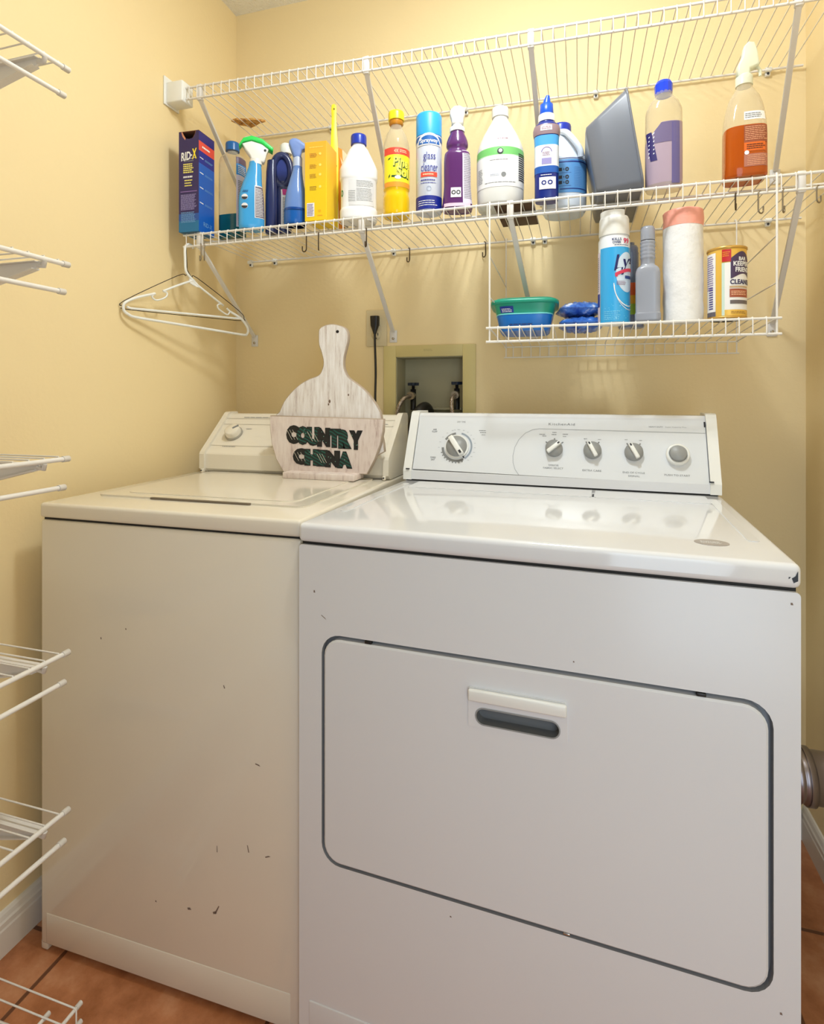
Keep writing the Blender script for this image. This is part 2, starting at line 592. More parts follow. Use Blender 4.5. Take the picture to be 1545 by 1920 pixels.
def dryer():
    W, D, T = 0.737, 0.665, 0.914
    t = thing('clothes_dryer', 'white front-loading clothes dryer with large square door, right of the washing machine', 'dryer', (0.6638, -0.7981, 0), math.radians(-2.5334))
    F = lambda off: (lambda u, v: Vector((u, -off, v)))
    dz0, dz1, du0, du1 = 0.3470, 0.7228, 0.0486, 0.7005
    body = MB()
    # front skin with the door opening cut out, then the box behind it
    o_out = rrect(0.0, W, 0.0, T - 0.037, 0.006)
    o_in = rrect(du0 - 0.0050, du1 + 0.0060, dz0 - 0.0050, dz1 + 0.0068, 0.034)
    annulus(body, o_out, o_in, lambda u, v: Vector((u, 0.0, v)), ENA)
    vs = [Vector((u, 0, v)) for u, v in o_in] + [Vector((u, 0.0155, v)) for u, v in o_in]
    n = len(o_in)
    body.add(vs, [(i, (i + 1) % n, (i + 1) % n + n, i + n) for i in range(n)], mat('grey_door_gap', rgb(150, 152, 156), .5))
    body.add([Vector((u, 0.0155, v)) for u, v in o_in], [tuple(range(n))], mat('grey_door_gap', rgb(150, 152, 156), .5))
    vs = [Vector((u, 0, v)) for u, v in o_out] + [Vector((u, D, v)) for u, v in o_out]
    n = len(o_out)
    body.add(vs, [(i + n, (i + 1) % n + n, (i + 1) % n, i) for i in range(n)], ENA, True)
    body.add([Vector((u, D, v)) for u, v in o_out], [tuple(range(n))[::-1]], ENA)
    f = F(0.0004)
    edge_rows(body, f, [(0.030, 0.799, .003, .004, 0), (0.048, .757, .012, .0012, -.6), (0.715, 0.327, .003, .003, 0), (0.727, .862, .003, .003, 0),
              (0.27, 0.318, .003, .002, 0), (0.455, .745, .002, .002, 0)], 0, SCUFF)
    body.build('cabinet', t)
    toe = MB()
    toe.box(0.02, W - 0.02, -0.0018, 0.004, 0.01, 0.1, ENA, 0.0015)
    toe.build('toe_panel', t)
    MB().box(0.004, W - 0.004, 0.006, D - 0.004, T - 0.039, T - 0.031, DARK).build('seam_gap', t)
    top = MB()
    top.box(-0.001, W + 0.001, -0.003, D, T - 0.0325, T, ENT, 0.009, 5)
    mk = MB
    # raised rails of the top pressing
    for a in ((0.70, 0.716, 0.11, 0.47), (0.022, 0.036, 0.11, 0.47)):
        top.prism(rrect(a[0], a[1], a[2], a[3], 0.006), lambda u, v, d: Vector((u, v, T + d)), 0.0012, -0.001, ENT)
    chip = mat('chipped_enamel', rgb(60, 66, 74), .8)
    top.add([Vector(p) for p in ((W - 0.004, -0.0034, 0.906), (W - 0.004, -0.0034, 0.893), (W - 0.009, -0.0034, 0.890), (W - 0.011, -0.0034, 0.896), (W - 0.007, -0.0034, 0.899))], [(4, 3, 2, 1, 0)], chip)
    top.add([Vector(p) for p in ((W - 0.012, -0.0034, 0.8975), (W - 0.0145, -0.0034, 0.8945), (W - 0.0145, -0.0034, 0.8975))], [(0, 1, 2)], chip)
    tp = top.build('top_panel', t)
    ls = MB()
    ls.prism(rrect(0.05, 0.468, 0.415, 0.505, 0.006), lambda u, v, d: Vector((u, v, T + d)), 0.0016, -0.001, ENT)
    ls.prism(rrect(0.475, 0.70, 0.415, 0.505, 0.006), lambda u, v, d: Vector((u, v, T + d)), 0.0012, -0.001, ENT)
    ls.prism([(0.4695, 0.425), (0.4735, 0.425), (0.4735, 0.458), (0.4695, 0.458)], lambda u, v, d: Vector((u, v, T + d)), 0.0006, 0.0, INK)
    ls.build('lint_screen_door', tp)
    st = MB()
    ell = [(0.647 + 0.0235 * math.cos(a), 0.083 + 0.019 * math.sin(a)) for a in [2 * PI * k / 32 for k in range(32)]]
    st.prism(ell, lambda u, v, d: Vector((u, v, T + d)), 0.0006, 0.0, mat('grey_sticker', rgb(168, 160, 154), .45))
    st.scribble(lambda u, v: Vector((u, v, T + 0.0008)), 0.647, 0.083, 0.03, 0.014, 4, WINK, .4, 9)
    s_ = st.build('sticker', tp); s_['label'] = 'grey oval sticker'
    # door
    d = MB()
    o1 = rrect(du0, du1, dz0, dz1, 0.030)
    o2 = rrect(du0 + 0.003, du1 - 0.003, dz0 + 0.003, dz1 - 0.003, 0.028)
    n = len(o1)
    d.add([Vector((u, 0.015, v)) for u, v in o1] + [Vector((u, 0.0005, v)) for u, v in o1], [(i + n, (i + 1) % n + n, (i + 1) % n, i) for i in range(n)], ENA, True)
    annulus(d, o1, o2, lambda u, v: Vector((u, 0.0005 if (u, v) in o1 else -0.0018, v)), ENA)
    hu0, hu1, hz0, hz1 = 0.2985, 0.4465, 0.6240, 0.6845
    # door face with slot hole
    hole = rrect(0.3115, 0.4345, 0.6305, 0.6535, 0.0114)
    annulus(d, o2, hole, lambda u, v: Vector((u, -0.0018, v)), ENA)
    dd = d.build('door', t)
    h = MB()
    annulus(h, rrect(hu0, hu1, hz0, hz1, 0.004), hole, lambda u, v: Vector((u, -0.0034, v)), ENA)
    o = rrect(hu0, hu1, hz0, hz1, 0.004); n = len(o)
    h.add([Vector((u, -0.0034, v)) for u, v in o] + [Vector((u, -0.0016, v)) for u, v in o], [(i + n, (i + 1) % n + n, (i + 1) % n, i) for i in range(n)], ENA)
    h.box(hu0 + 0.001, hu1 - 0.001, -0.011, -0.003, 0.6655, 0.6835, PLAW, 0.003, 3)
    hh = h.build('door_handle', dd)
    rc = MB(); GR = mat('grey_recess', rgb(112, 114, 116), .45)
    n = len(hole)
    rc.add([Vector((u, -0.0038, v)) for u, v in hole] + [Vector((u, 0.014, v)) for u, v in hole], [(i, (i + 1) % n, (i + 1) % n + n, i + n) for i in range(n)], GR, True)
    rc.add([Vector((u, 0.014, v)) for u, v in hole], [tuple(range(n))], GR)
    annulus(rc, rrect(0.3095, 0.4365, 0.6285, 0.6555, 0.0134), hole, lambda u, v: Vector((u, -0.0042, v)), mat('light_grey_rim', rgb(150, 152, 152), .4))
    r_ = rc.build('grip_recess', dd); r_['label'] = 'dark grey finger slot'
    for u in (0.129, 0.6216):
        MB().box(u - 0.006, u + 0.006, -0.0005, 0.008, dz1 + 0.0005, dz1 + 0.0055, BLK, 0.001).build('door_bumper', dd)
    MB().box(0.440, 0.450, -0.0006, 0.008, dz0 - 0.0035, dz0 - 0.0002, STEEL, 0.001).build('door_catch', dd)
    # console : base strip, slanted face, end caps
    CY, CZ, TY, TZ = 0.522, 0.9400, 0.587, 1.083
    c = MB()
    prof = [(CY - 0.003, T + 0.004), (CY - 0.003, CZ - 0.001), (CY + 0.006, CZ + 0.003), (TY + 0.002, TZ - 0.003), (TY + 0.010, TZ + 0.003), (0.655, TZ + 0.003), (0.66, TZ - 0.004), (0.66, T + 0.004)]
    c.prism(prof, lambda u, v, d: Vector((d, u, v)), 0.006, W - 0.006, ENA)
    c.build('console', t)
    MB().box(0.008, W - 0.008, CY + 0.002, 0.655, T, T + 0.005, DARK).build('console_gap', t)
    O = Vector((0, CY, CZ)); UP = (Vector((0, TY, TZ)) - O).normalized(); Nn = Vector((1, 0, 0)).cross(UP)
    fm = lambda off: (lambda u, v: O + Vector((u, 0, 0)) + UP * v + Nn * off)
    for x0, x1 in ((0.002, 0.024), (0.713, 0.735)):
        e = MB()
        pr = [(CY - 0.006, T + 0.003), (CY - 0.006, CZ), (TY - 0.006, TZ - 0.002), (TY - 0.001, TZ + 0.006), (TY + 0.010, TZ + 0.009), (0.66, TZ + 0.009), (0.665, TZ), (0.665, T + 0.003)]
        e.prism(pr, lambda u, v, d: Vector((d, u, v)), x0, x1, PLAW)
        e.build('end_cap', t)
    f0 = fm(0.0006)
    PAN = mat('pale_control_panel', rgb(222, 225, 229), .3)
    p = MB()
    # bottom edge curves slightly down towards the right end
    N_ = 24
    f1 = fm(0.0022)
    vs = [f1(0.026 + (0.711 - 0.026) * i / N_, 0.0035 - 0.006 * math.sin(PI / 2 * i / N_)) for i in range(N_ + 1)] + [f1(0.026 + (0.711 - 0.026) * i / N_, 0.148) for i in range(N_ + 1)]
    p.add(vs, [(i, i + 1, i + N_ + 2, i + N_ + 1) for i in range(N_)], PAN)
    vs = [f1(0.026 + (0.711 - 0.026) * i / N_, 0.0035 - 0.006 * math.sin(PI / 2 * i / N_)) for i in range(N_ + 1)] + [fm(0.0)(0.026 + (0.711 - 0.026) * i / N_, 0.0035 - 0.006 * math.sin(PI / 2 * i / N_)) for i in range(N_ + 1)]
    p.add(vs, [(i + N_ + 1, i + N_ + 2, i + 1, i) for i in range(N_)], DARK)
    f = fm(0.0028)
    LN = mat('panel_line', rgb(168, 172, 176), .5)

    def poly(pts, w_, m):
        for (a, b_), (c_, d_) in zip(pts, pts[1:]):
            dx, dy = c_ - a, d_ - b_
            l = math.hypot(dx, dy) or 1
            nx, ny = -dy / l * w_ / 2, dx / l * w_ / 2
            p.add([f(a - nx, b_ - ny), f(c_ - nx, d_ - ny), f(c_ + nx, d_ + ny), f(a + nx, b_ + ny)], [(0, 1, 2, 3)], m)
    arc = [(0.300 - 0.020 * math.sin(a), 0.0) for a in (0,)]
    pts = [(0.2985, 0.000), (0.2885, 0.014), (0.2830, 0.030), (0.2815, 0.048), (0.2845, 0.070), (0.2935, 0.091), (0.308, 0.108), (0.326, 0.1180), (0.342, 0.1205), (0.711, 0.117)]
    poly(pts, 0.0012, LN)
    poly([(0.711, 0.117), (0.711, 0.140)], 0.0012, LN)
    p.text('KitchenAid', f, 0.395, 0.1335, 0.062, 0.0062, GINK, 0.0, 0, 1.15)
    p.text('HEAVY DUTY', f, 0.608, 0.1305, 0.030, 0.0032, GINK)
    p.text('Super Capacity Plus', f, 0.650, 0.1302, 0.044, 0.0036, LN)
    for s, u, v, w_ in (('TEMPERATURE', 0.379, 0.0275, 0.024), ('FABRIC SELECT', 0.379, 0.0205, 0.047), ('EXTRA CARE', 0.467, 0.0185, 0.042),
                        ('END OF CYCLE', 0.558, 0.0175, 0.047), ('SIGNAL', 0.5585, 0.0095, 0.025), ('PUSH TO START', 0.6480, 0.0155, 0.052),
                        ('AIR', 0.073, 0.113, 0.010), ('FLUFF', 0.073, 0.107, 0.014), ('TIMED', 0.077, 0.036, 0.015), ('DRY', 0.0775, 0.030, 0.010),
                        ('DRY TIME', 0.142, 0.1355, 0.022)):
        p.text(s, f, u, v, w_, 0.0042, GINK if u > 0.1 else INK, 0.0, 0)
    for i, (u, v, w_) in enumerate(((0.20, 0.1125, 0.018), (0.203, 0.107, 0.018), (0.203, 0.101, 0.010), (0.350, 0.106, 0.014), (0.379, 0.1115, 0.010), (0.379, 0.106, 0.013), (0.405, 0.1075, 0.013),
                                    (0.355, 0.1015, 0.010), (0.404, 0.1015, 0.010), (0.452, 0.097, 0.008), (0.484, 0.096, 0.008), (0.5435, 0.097, 0.008), (0.575, 0.096, 0.008))):
        p.scribble(f, u, v, w_, 0.0034, 1, GINK, .55, 20 + i)
    # coloured arcs round the timer dial
    cx, cy = 0.1375, 0.0665

    def arcband(a0, a1, r0, r1, m, n=14):
        for i in range(n):
            a, b_ = a0 + (a1 - a0) * i / n, a0 + (a1 - a0) * (i + 1) / n
            p.add([f(cx + r * math.cos(t_), cy + r * math.sin(t_)) for r, t_ in ((r0, a), (r1, a), (r1, b_), (r0, b_))], [(0, 1, 2, 3)], m)
    arcband(-0.9, 1.35, 0.0355, 0.0400, mat('blue_grey_arc', rgb(150, 160, 172), .5), 24)
    arcband(1.75, 2.6, 0.0345, 0.0400, mat('dark_grey_arc', rgb(128, 130, 130), .5))
    arcband(3.2, 5.25, 0.0345, 0.0405, mat('dark_grey_arc', rgb(128, 130, 130), .5), 24)
    for k in range(9):
        a = 3.5 + k * 0.2
        arcband(a, a + 0.07, 0.0405, 0.0440, GINK, 1)
    for k in range(11):
        a = -0.8 + k * 0.26
        p.scribble(f, cx + 0.0475 * math.cos(a), cy + 0.0475 * math.sin(a), 0.005, 0.0028, 1, LN, .6, 60 + k)
    for k in range(6):
        a = 1.6 + k * 0.32
        p.scribble(f, cx + 0.0475 * math.cos(a), cy + 0.0475 * math.sin(a), 0.005, 0.0028, 1, LN, .6, 80 + k)
    pp = p
    B = Matrix(((1, 0, Nn.x, 0), (0, UP.y, Nn.y, 0), (0, UP.z, Nn.z, 0), (0, 0, 0, 1)))
    KG = mat('grey_dial', rgb(150, 151, 150), .4)

    def dial(u, v, r, ang, tmr=False):
        M = Matrix.Translation(O + Vector((u, 0, 0)) + UP * v + Nn * 0.0024) @ B
        k = MB()
        k.lathe([(r * 1.0, 0), (r * 1.0, 0.004)], PLAW if tmr else KG, 36, mtx=M)
        k.lathe([(r * (0.86 if tmr else 1.0), 0.004), (r * (0.83 if tmr else 0.96), 0.012), (0, 0.012)], KG, 36, mtx=M)
        R = M @ Matrix.Rotation(ang, 4, 'Z')
        k.box(-r * 0.92, r * 0.92, -r * 0.22, r * 0.22, 0.004, 0.020, PLAW, r * 0.09, 2, R)
        k.box(r * 0.58, r * 0.86, -r * 0.09, r * 0.09, 0.0198, 0.0206, INK, 0, 2, R)
        if tmr:
            k.box(r * 1.0, r * 1.13, -r * 0.05, r * 0.05, 0.0, 0.004, INK, 0, 2, R)
        return k
    k = dial(0.1375, 0.0665, 0.0315, -0.93, True).build('timer_dial', t); k['label'] = 'large timer dial with grey centre'
    for u, v, a, nm in ((0.3795, 0.069, 0.72, 1), (0.4680, 0.0668, 2.05, 2), (0.5590, 0.0655, 2.05, 3)):
        dial(u, v, 0.0205, a).build('selector_dial', t)
        for da in ((0.72, 1.57, 2.42) if nm == 1 else (1.0, 2.15)):
            x, y = math.cos(da), math.sin(da)
            poly_ = [(u + x * 0.022, v + y * 0.022), (u + x * 0.0275, v + y * 0.0275)]
    p = pp
    for u, v, aa in ((0.3795, 0.069, (0.72, 1.57, 2.42)), (0.468, 0.0668, (1.0, 2.15)), (0.559, 0.0655, (1.0, 2.15))):
        for da in aa:
            x, y = math.cos(da), math.sin(da)
            poly([(u + x * 0.0225, v + y * 0.0225), (u + x * 0.0275, v + y * 0.0275)], 0.003, GINK)
    p.build('control_panel', t)
    M = Matrix.Translation(O + Vector((0.651, 0, 0)) + UP * 0.062 + Nn * 0.0024) @ B
    bt = MB()
    bt.lathe([(0.0245, 0), (0.0245, 0.010), (0.0225, 0.0125), (0.0185, 0.0125), (0.0185, 0.006)], PLAW, 36, mtx=M, cap1=False)
    bt.build('button_ring', t)
    bt = MB(); bt.lathe([(0.0178, 0.002), (0.0178, 0.018), (0.0165, 0.0195), (0, 0.0195)], KG, 36, mtx=M)
    bt.build('start_button', t)
    MB().box(0.7085, 0.7115, CY + 0.052, CY + 0.062, 1.060, 1.073, INK, 0.001).build('cap_clip', t)
    for x, z in ((0.013, 0.945), (0.7135, 0.945)):
        MB().box(x - 0.003, x + 0.006, CY - 0.0085, CY - 0.004, z - 0.0015, z + 0.001, INK).build('cap_clip', t)
    return t


dryer()

# exhaust duct between dryer and right wall
t = thing('exhaust_duct', 'silver metal exhaust duct between dryer side and right wall', 'duct', (0, 0, 0))
DUCT = mat('galvanised_duct', rgb(150, 142, 146), .32, 0.9)
RX = lambda x, y, z: Matrix.Translation((x, y, z)) @ Matrix.Rotation(PI / 2, 4, 'Y')
mb = MB(); prof = [(0.0485, 0.0), (0.0485, 0.02)]
for k in range(10):
    prof += [(0.0485, 0.02 + k * 0.012), (0.0515, 0.024 + k * 0.012), (0.0485, 0.028 + k * 0.012)]
prof += [(0.0485, 0.16), (0.0485, 0.247)]
mb.lathe(prof, DUCT, 40, mtx=RX(1.431, -0.37, 0.374), cap1=False)
mb.build('pipe', t)
mb = MB(); mb.lathe([(0.0535, 0), (0.0535, 0.012), (0.0495, 0.0125)], DUCT, 40, mtx=RX(1.553, -0.37, 0.374), cap0=True)
mb.build('clamp', t)
mb = MB(); mb.lathe([(0.068, 0), (0.068, 0.004)], DUCT, 40, mtx=RX(1.6775, -0.37, 0.374))
mb.build('wall_flange', t)

# ------------------------------------------------------------------ laundry outlet box and plumbing
BOXM = mat('khaki_plastic_box', rgb(208, 192, 132), .5)
BOXI = mat('grey_box_lining', rgb(178, 172, 142), .6)
t = thing('laundry_outlet_box', 'beige recessed washing machine outlet box with two taps, in the back wall', 'outlet box', (0.682, 0, 1.15))
T0 = Vector((0.682, 0, 1.15))


def L_(mbx):
    mbx.v = [tuple(Vector(p) - T0) for p in mbx.v]
    return mbx


mb = MB()
fx0, fx1, fz0, fz1 = 0.5365, 0.8285, 1.00, 1.2885
mb.box(fx0, OX0, -0.006, 0, fz0, fz1, BOXM, .001); mb.box(OX1, fx1, -0.006, 0, fz0, fz1, BOXM, .001)
mb.box(OX0, OX1, -0.006, 0, OZ1, fz1, BOXM, .001); mb.box(OX0, OX1, -0.006, 0, fz0, OZ0, BOXM, .001)
mb.scribble(lambda u, v: Vector((u, -0.0064, v)), 0.682, 1.2735, 0.03, 0.008, 2, mat('khaki_emboss', rgb(188, 172, 118), .5))
mb.v = [v for v in mb.v]
L_(mb).build('frame', t)
mb = MB()
mb.box(OX0, OX0 + .002, 0, .09, OZ0, OZ1, BOXI); mb.box(OX1 - .002, OX1, 0, .09, OZ0, OZ1, BOXI)
mb.box(OX0, OX1, 0, .09, OZ1 - .002, OZ1, BOXI); mb.box(OX0, OX1, 0, .09, OZ0, OZ0 + .002, BOXI); mb.box(OX0, OX1, .088, .09, OZ0, OZ1, BOXI)
mb.box(0.66, 0.775, 0.05, 0.088, 1.088, 1.096, BOXI, .002)
L_(mb).build('recess', t)
CHR = mat('aged_chrome', rgb(170, 158, 138), .3, 0.9)
NAVY = mat('navy_handle_plastic', rgb(20, 38, 62), .4)
for x, zc in ((0.619, 1.148), (0.7605, 1.150)):
    v = MB()
    v.lathe([(0.009, -0.06), (0.009, 0.006), (0.005, 0.006), (0.005, 0.02)], BLK, 16, c=(x, 0.045), mtx=Matrix.Translation((0, 0, zc)))
    v.tube([(x, 0.045, zc - 0.012), (x, 0.018, zc - 0.014)], [0.009, 0.0095], CHR, 14)
    v.tube([(x, 0.026, zc - 0.014), (x, 0.012, zc - 0.015)], 0.013, CHR, 8)
    vv = L_(v).build('tap', t)
    h = MB()
    pts = []
    for k in range(40):
        a = 2 * PI * k / 40
        r = 0.0165 + 0.002 * math.cos(5 * a)
        pts.append((x + r * math.cos(a), 0.045 + r * math.sin(a)))
    h.prism(pts, lambda u, v_, d: Vector((u, v_, zc + 0.022 + d)), 0.0045, -0.0045, NAVY)
    L_(h).build('tap_handle', vv)

BRAID = mat('braided_steel_hose', rgb(176, 158, 140), .35, .7)
ramp_noise(BRAID, 420, [(0.4, rgb(96, 78, 66)), (0.6, rgb(214, 200, 184))], (1, 1, 1))


def bez(p, n=20):
    P = [Vector(q) for q in p]
    out = []
    for i in range(len(P) - 1):
        a, b_, c, d = P[max(0, i - 1)], P[i], P[i + 1], P[min(len(P) - 1, i + 2)]
        for k in range(n):
            t_ = k / n
            out.append(0.5 * ((2 * b_) + (-a + c) * t_ + (2 * a - 5 * b_ + 4 * c - d) * t_ ** 2 + (-a + 3 * b_ - 3 * c + d) * t_ ** 3))
    out.append(P[-1])
    return out


m_ = MB(); m_.tube(bez([(0.619, 0.012, 1.133), (0.606, -0.012, 1.125), (0.592, -0.02, 1.10), (0.583, -0.02, 1.06), (0.575, -0.018, 0.98), (0.572, -0.018, 0.85)], 6), 0.0062, BRAID, 12)
tag(m_.build('water_hose'), 'braided steel water hose curving from the left tap of the outlet box', 'hose')
m_ = MB(); m_.tube(bez([(0.7605, 0.012, 1.135), (0.757, -0.010, 1.125), (0.758, -0.02, 1.10), (0.762, -0.02, 1.06), (0.765, -0.02, 0.95), (0.766, -0.02, 0.85)], 6), 0.0060, BRAID, 12)
tag(m_.build('water_hose'), 'braided steel water hose from the right tap, behind the dryer console', 'hose')
RUB = mat('black_rubber', rgb(30, 29, 28), .45)
m_ = MB(); m_.tube(bez([(0.662, 0.070, 1.05), (0.668, 0.055, 1.080), (0.668, 0.01, 1.098), (0.660, -0.030, 1.085), (0.648, -0.050, 1.05), (0.641, -0.055, 0.98), (0.640, -0.055, 0.8)], 8), 0.0165, RUB, 16)
tag(m_.build('drain_hose'), 'thick black drain hose looping out of the outlet box', 'hose')

# receptacle with plug and cord
PLATE = mat('beige_cover_plate', rgb(216, 200, 162), .45)
t = thing('electrical_outlet', 'beige wall outlet plate above the sign, left of the outlet box', 'outlet', (0.5125, 0, 1.346))
mb = MB(); mb.box(-0.0345, 0.0345, -0.006, 0, -0.0575, 0.0575, PLATE, .0022)
mb.build('cover_plate', t)
mb = MB()
for z in (0.019, -0.021):
    mb.lathe([(0.0165, 0), (0.0165, 0.0075), (0, 0.0075)], PLATE, 28, mtx=Matrix.Translation((0, 0, z)) @ Matrix.Rotation(PI / 2, 4, 'X'))
mb.box(-0.007, -0.005, -0.0082, -0.007, -0.024, -0.015, BLK); mb.box(0.005, 0.007, -0.0082, -0.007, -0.024, -0.015, BLK)
mb.box(-0.002, 0.002, -0.0082, -0.007, -0.034, -0.030, BLK)
mb.build('socket', t)
t = thing('power_cord', 'black power cord plugged into the wall outlet and hanging behind the sign', 'cord', (0.5125, 0, 1.346))
mb = MB()
B_ = Body([(0, 0.014, 0.011, 3.5), (0.03, 0.013, 0.010, 3.0), (0.044, 0.008, 0.0075, 2), (0.056, 0.0045, 0.0045, 2)], 24)
B_.mesh(mb, BLK)
mb.v = [tuple(Matrix.Translation((0, -0.0195, 0.036)) @ Matrix.Rotation(PI, 4, 'X') @ Vector(p)) for p in mb.v]
mb.box(-0.0125, 0.0125, -0.018, -0.008, 0.006, 0.034, BLK, .002)
mb.build('plug', t)
mb = MB(); mb.tube(bez([(0, -0.0195, -0.016), (0.001, -0.020, -0.06), (0.0025, -0.018, -0.14), (0.001, -0.018, -0.23), (0.006, -0.016, -0.31), (0.02, -0.016, -0.45)], 6), 0.0036, BLK, 10)
mb.build('cable', t)
# ------------------------------------------------------------------ wire shelving
def wire_shelf(label, x0, x1, yf, z0, slope, pitch, braces, clips, foot_z, mids=(), group=None):
    Z = lambda x: z0 + slope * (x - x0)
    t = thing('wire_shelf', label, 'wire shelf', (x0, 0, z0), group=group)
    O = Vector((x0, 0, z0))

    def rod(y, dz, name, r, a=0.0, b_=0.0):
        m = MB()
        A, B = Vector((x0 + a, y, Z(x0 + a) + dz)), Vector((x1 - b_, y, Z(x1 - b_) + dz))
        m.tube([A - O, B - O], r, WIRE, 10)
        return m.build(name, t)
    rod(yf, 0, 'front_rod', 0.0031)
    rod(yf, -0.032, 'lip_rod', 0.0031)
    rod(-0.012, 0, 'back_rod', 0.0031)
    for y in mids:
        rod(y, 0, 'middle_rod', 0.0028)
    m = MB()
    x = x0 + 0.012
    while x < x1 - 0.004:
        z = Z(x) - z0
        P = [(x - x0, -0.009, z + 0.0040), (x - x0, yf + 0.001, z + 0.0040), (x - x0, yf - 0.0036, z + 0.0015), (x - x0, yf - 0.0040, z - 0.004), (x - x0, yf - 0.0040, z - 0.034)]
        m.tube(P, 0.00135, WIRE, 6)
        x += pitch
    m.build('wire_deck', t)
    for xa, xb in braces:
        za = Z(xa) - 0.034
        fz = foot_z if not isinstance(foot_z, dict) else foot_z[xa]
        b_ = MB()
        A, B = Vector((xa, yf + 0.006, za)), Vector((xb, -0.006, fz + 0.016))
        d = (B - A)
        L = d.length
        X = Vector((1, 0, 0)); Yv = d.normalized(); X = (X - Yv * X.dot(Yv)).normalized(); Zv = X.cross(Yv)
        M = Matrix(((X.x, Yv.x, Zv.x, A.x - O.x), (X.y, Yv.y, Zv.y, A.y), (X.z, Yv.z, Zv.z, A.z - O.z), (0, 0, 0, 1)))
        b_.box(-0.0062, 0.0062, -0.004, L, -0.0035, 0.0035, BRKT, 0.001, 1, M, False)
        b_.box(xa - x0 - 0.0075, xa - x0 + 0.0075, yf - 0.001, yf + 0.012, za - z0 - 0.004, za - z0 + 0.040, BRKT, 0.001, 1)
        b_.box(xb - x0 - 0.012, xb - x0 + 0.012, -0.004, 0, fz - z0 - 0.018, fz - z0 + 0.020, BRKT, 0.0008, 1)
        o = b_.build('brace', t)
        s = MB(); s.lathe([(0.0042, 0), (0.0042, 0.002), (0.002, 0.003)], STEEL, 12, mtx=Matrix.Translation((xb - x0, -0.004, fz - z0 - 0.006)) @ Matrix.Rotation(PI / 2, 4, 'X'))
        s.build('screw', o)
    for x in clips:
        c = MB()
        z = Z(x) - z0
        c.tube([(x - x0 - 0.007, -0.012, z), (x - x0 + 0.007, -0.012, z)], 0.0062, PLAW, 12)
        c.box(x - x0 - 0.006, x - x0 + 0.006, -0.010, 0.0, z - 0.014, z + 0.006, PLAW, 0.002)
        c.lathe([(0.003, 0), (0.003, 0.0015)], INK, 10, mtx=Matrix.Translation((x - x0, -0.0105, z - 0.009)) @ Matrix.Rotation(PI / 2, 4, 'X'))
        c.build('wall_clip', t)
    return t, Z


up, ZU = wire_shelf('empty upper white wire shelf near the ceiling on the back wall', 0.060, 1.672, -0.329, 2.0030, -0.0173, 0.0262,
                    [(0.102, 0.072), (0.6035, 0.568), (1.0166, 1.028), (1.5617, 1.612)], (0.0526, 0.36, 0.8, 1.17, 1.594), 1.700)
m = MB()
m.box(-0.0595, -0.001, yf0 := -0.345, -0.297, -0.041, 0.018, PLAW, 0.004)
m.box(-0.0595, -0.055, -0.352, -0.290, -0.046, 0.034, PLAW, 0.0015)
m.build('end_bracket', up)
lo, ZL = wire_shelf('lower white wire shelf holding the row of cleaning bottles', 0.060, 1.668, -0.3405, 1.5826, 0.0025, 0.0264,
                    [(0.110, 0.074), (0.595, 0.568), (0.970, 1.000), (1.5617, 1.605)], (0.0626, 0.1545, 0.5715, 0.9973, 1.03, 1.594), {0.110: 1.3176, 0.595: 1.3176, 0.970: 1.3176, 1.5617: 1.305}, mids=(-0.262,))

# torn brown piece on upper shelf
m = MB()
zt = ZU(0.11) + 0.0058
pts = [(0.062, -0.118), (0.085, -0.122), (0.105, -0.112), (0.135, -0.108), (0.165, -0.084), (0.140, -0.080), (0.118, -0.068), (0.098, -0.062), (0.090, -0.076), (0.072, -0.088)]
KR = mat('torn_brown_cardboard', rgb(176, 118, 56), .8)
ramp_noise(KR, 60, [(0.36, rgb(120, 70, 30)), (0.5, rgb(206, 150, 78)), (0.7, rgb(226, 180, 104))])
m.prism([(a - 0.11, b_ + 0.09) for a, b_ in pts], lambda u, v, d: Vector((u, v, d)), 0.006, 0.0, KR)
o = m.build('cardboard_scrap'); o.location = (0.11, -0.09, zt)
tag(o, 'torn brown cardboard scrap on the left end of the upper shelf', 'cardboard scrap')

# small rack hanging below the lower shelf
RZ = 1.2925
rk = thing('hanging_wire_rack', 'small white wire rack hanging under the right half of the lower shelf', 'wire rack', (0.914, 0, RZ))
RX0, RX1, RYF, RYB = 0.920, 1.5185, -0.3445, -0.030
RP = lambda x, y, z: (x - 0.914, y, z - RZ)
RB = 1.2735
for y, z, nm, a, b_ in ((RYF, RZ, 'front_rod', -.006, .006), (RYF, RZ - 0.0325, 'front_rod', -.006, .006), (RYB, RB, 'back_rod', -.004, .004), (RYB, RB - 0.030, 'back_rod', -.004, .004)):
    m = MB(); m.tube([RP(RX0 + a, y, z), RP(RX1 + b_, y, z)], 0.0029 if y == RYF else .0018, WIRE, 10); m.build(nm, rk)
m = MB()
n = 23
for i in range(n):
    x = RX0 + 0.022 + (RX1 - RX0 - 0.044) * i / (n - 1)
    m.tube([RP(x, RYF - 0.003, RZ - 0.034), RP(x, RYF - 0.003, RZ - 0.001), RP(x, RYF, RZ + 0.0035), RP(x, RYB + 0.001, RB + 0.0035), RP(x, RYB + 0.003, RB), RP(x, RYB + 0.003, RB - 0.032)], 0.0014, WIRE, 6)
m.build('wire_deck', rk)
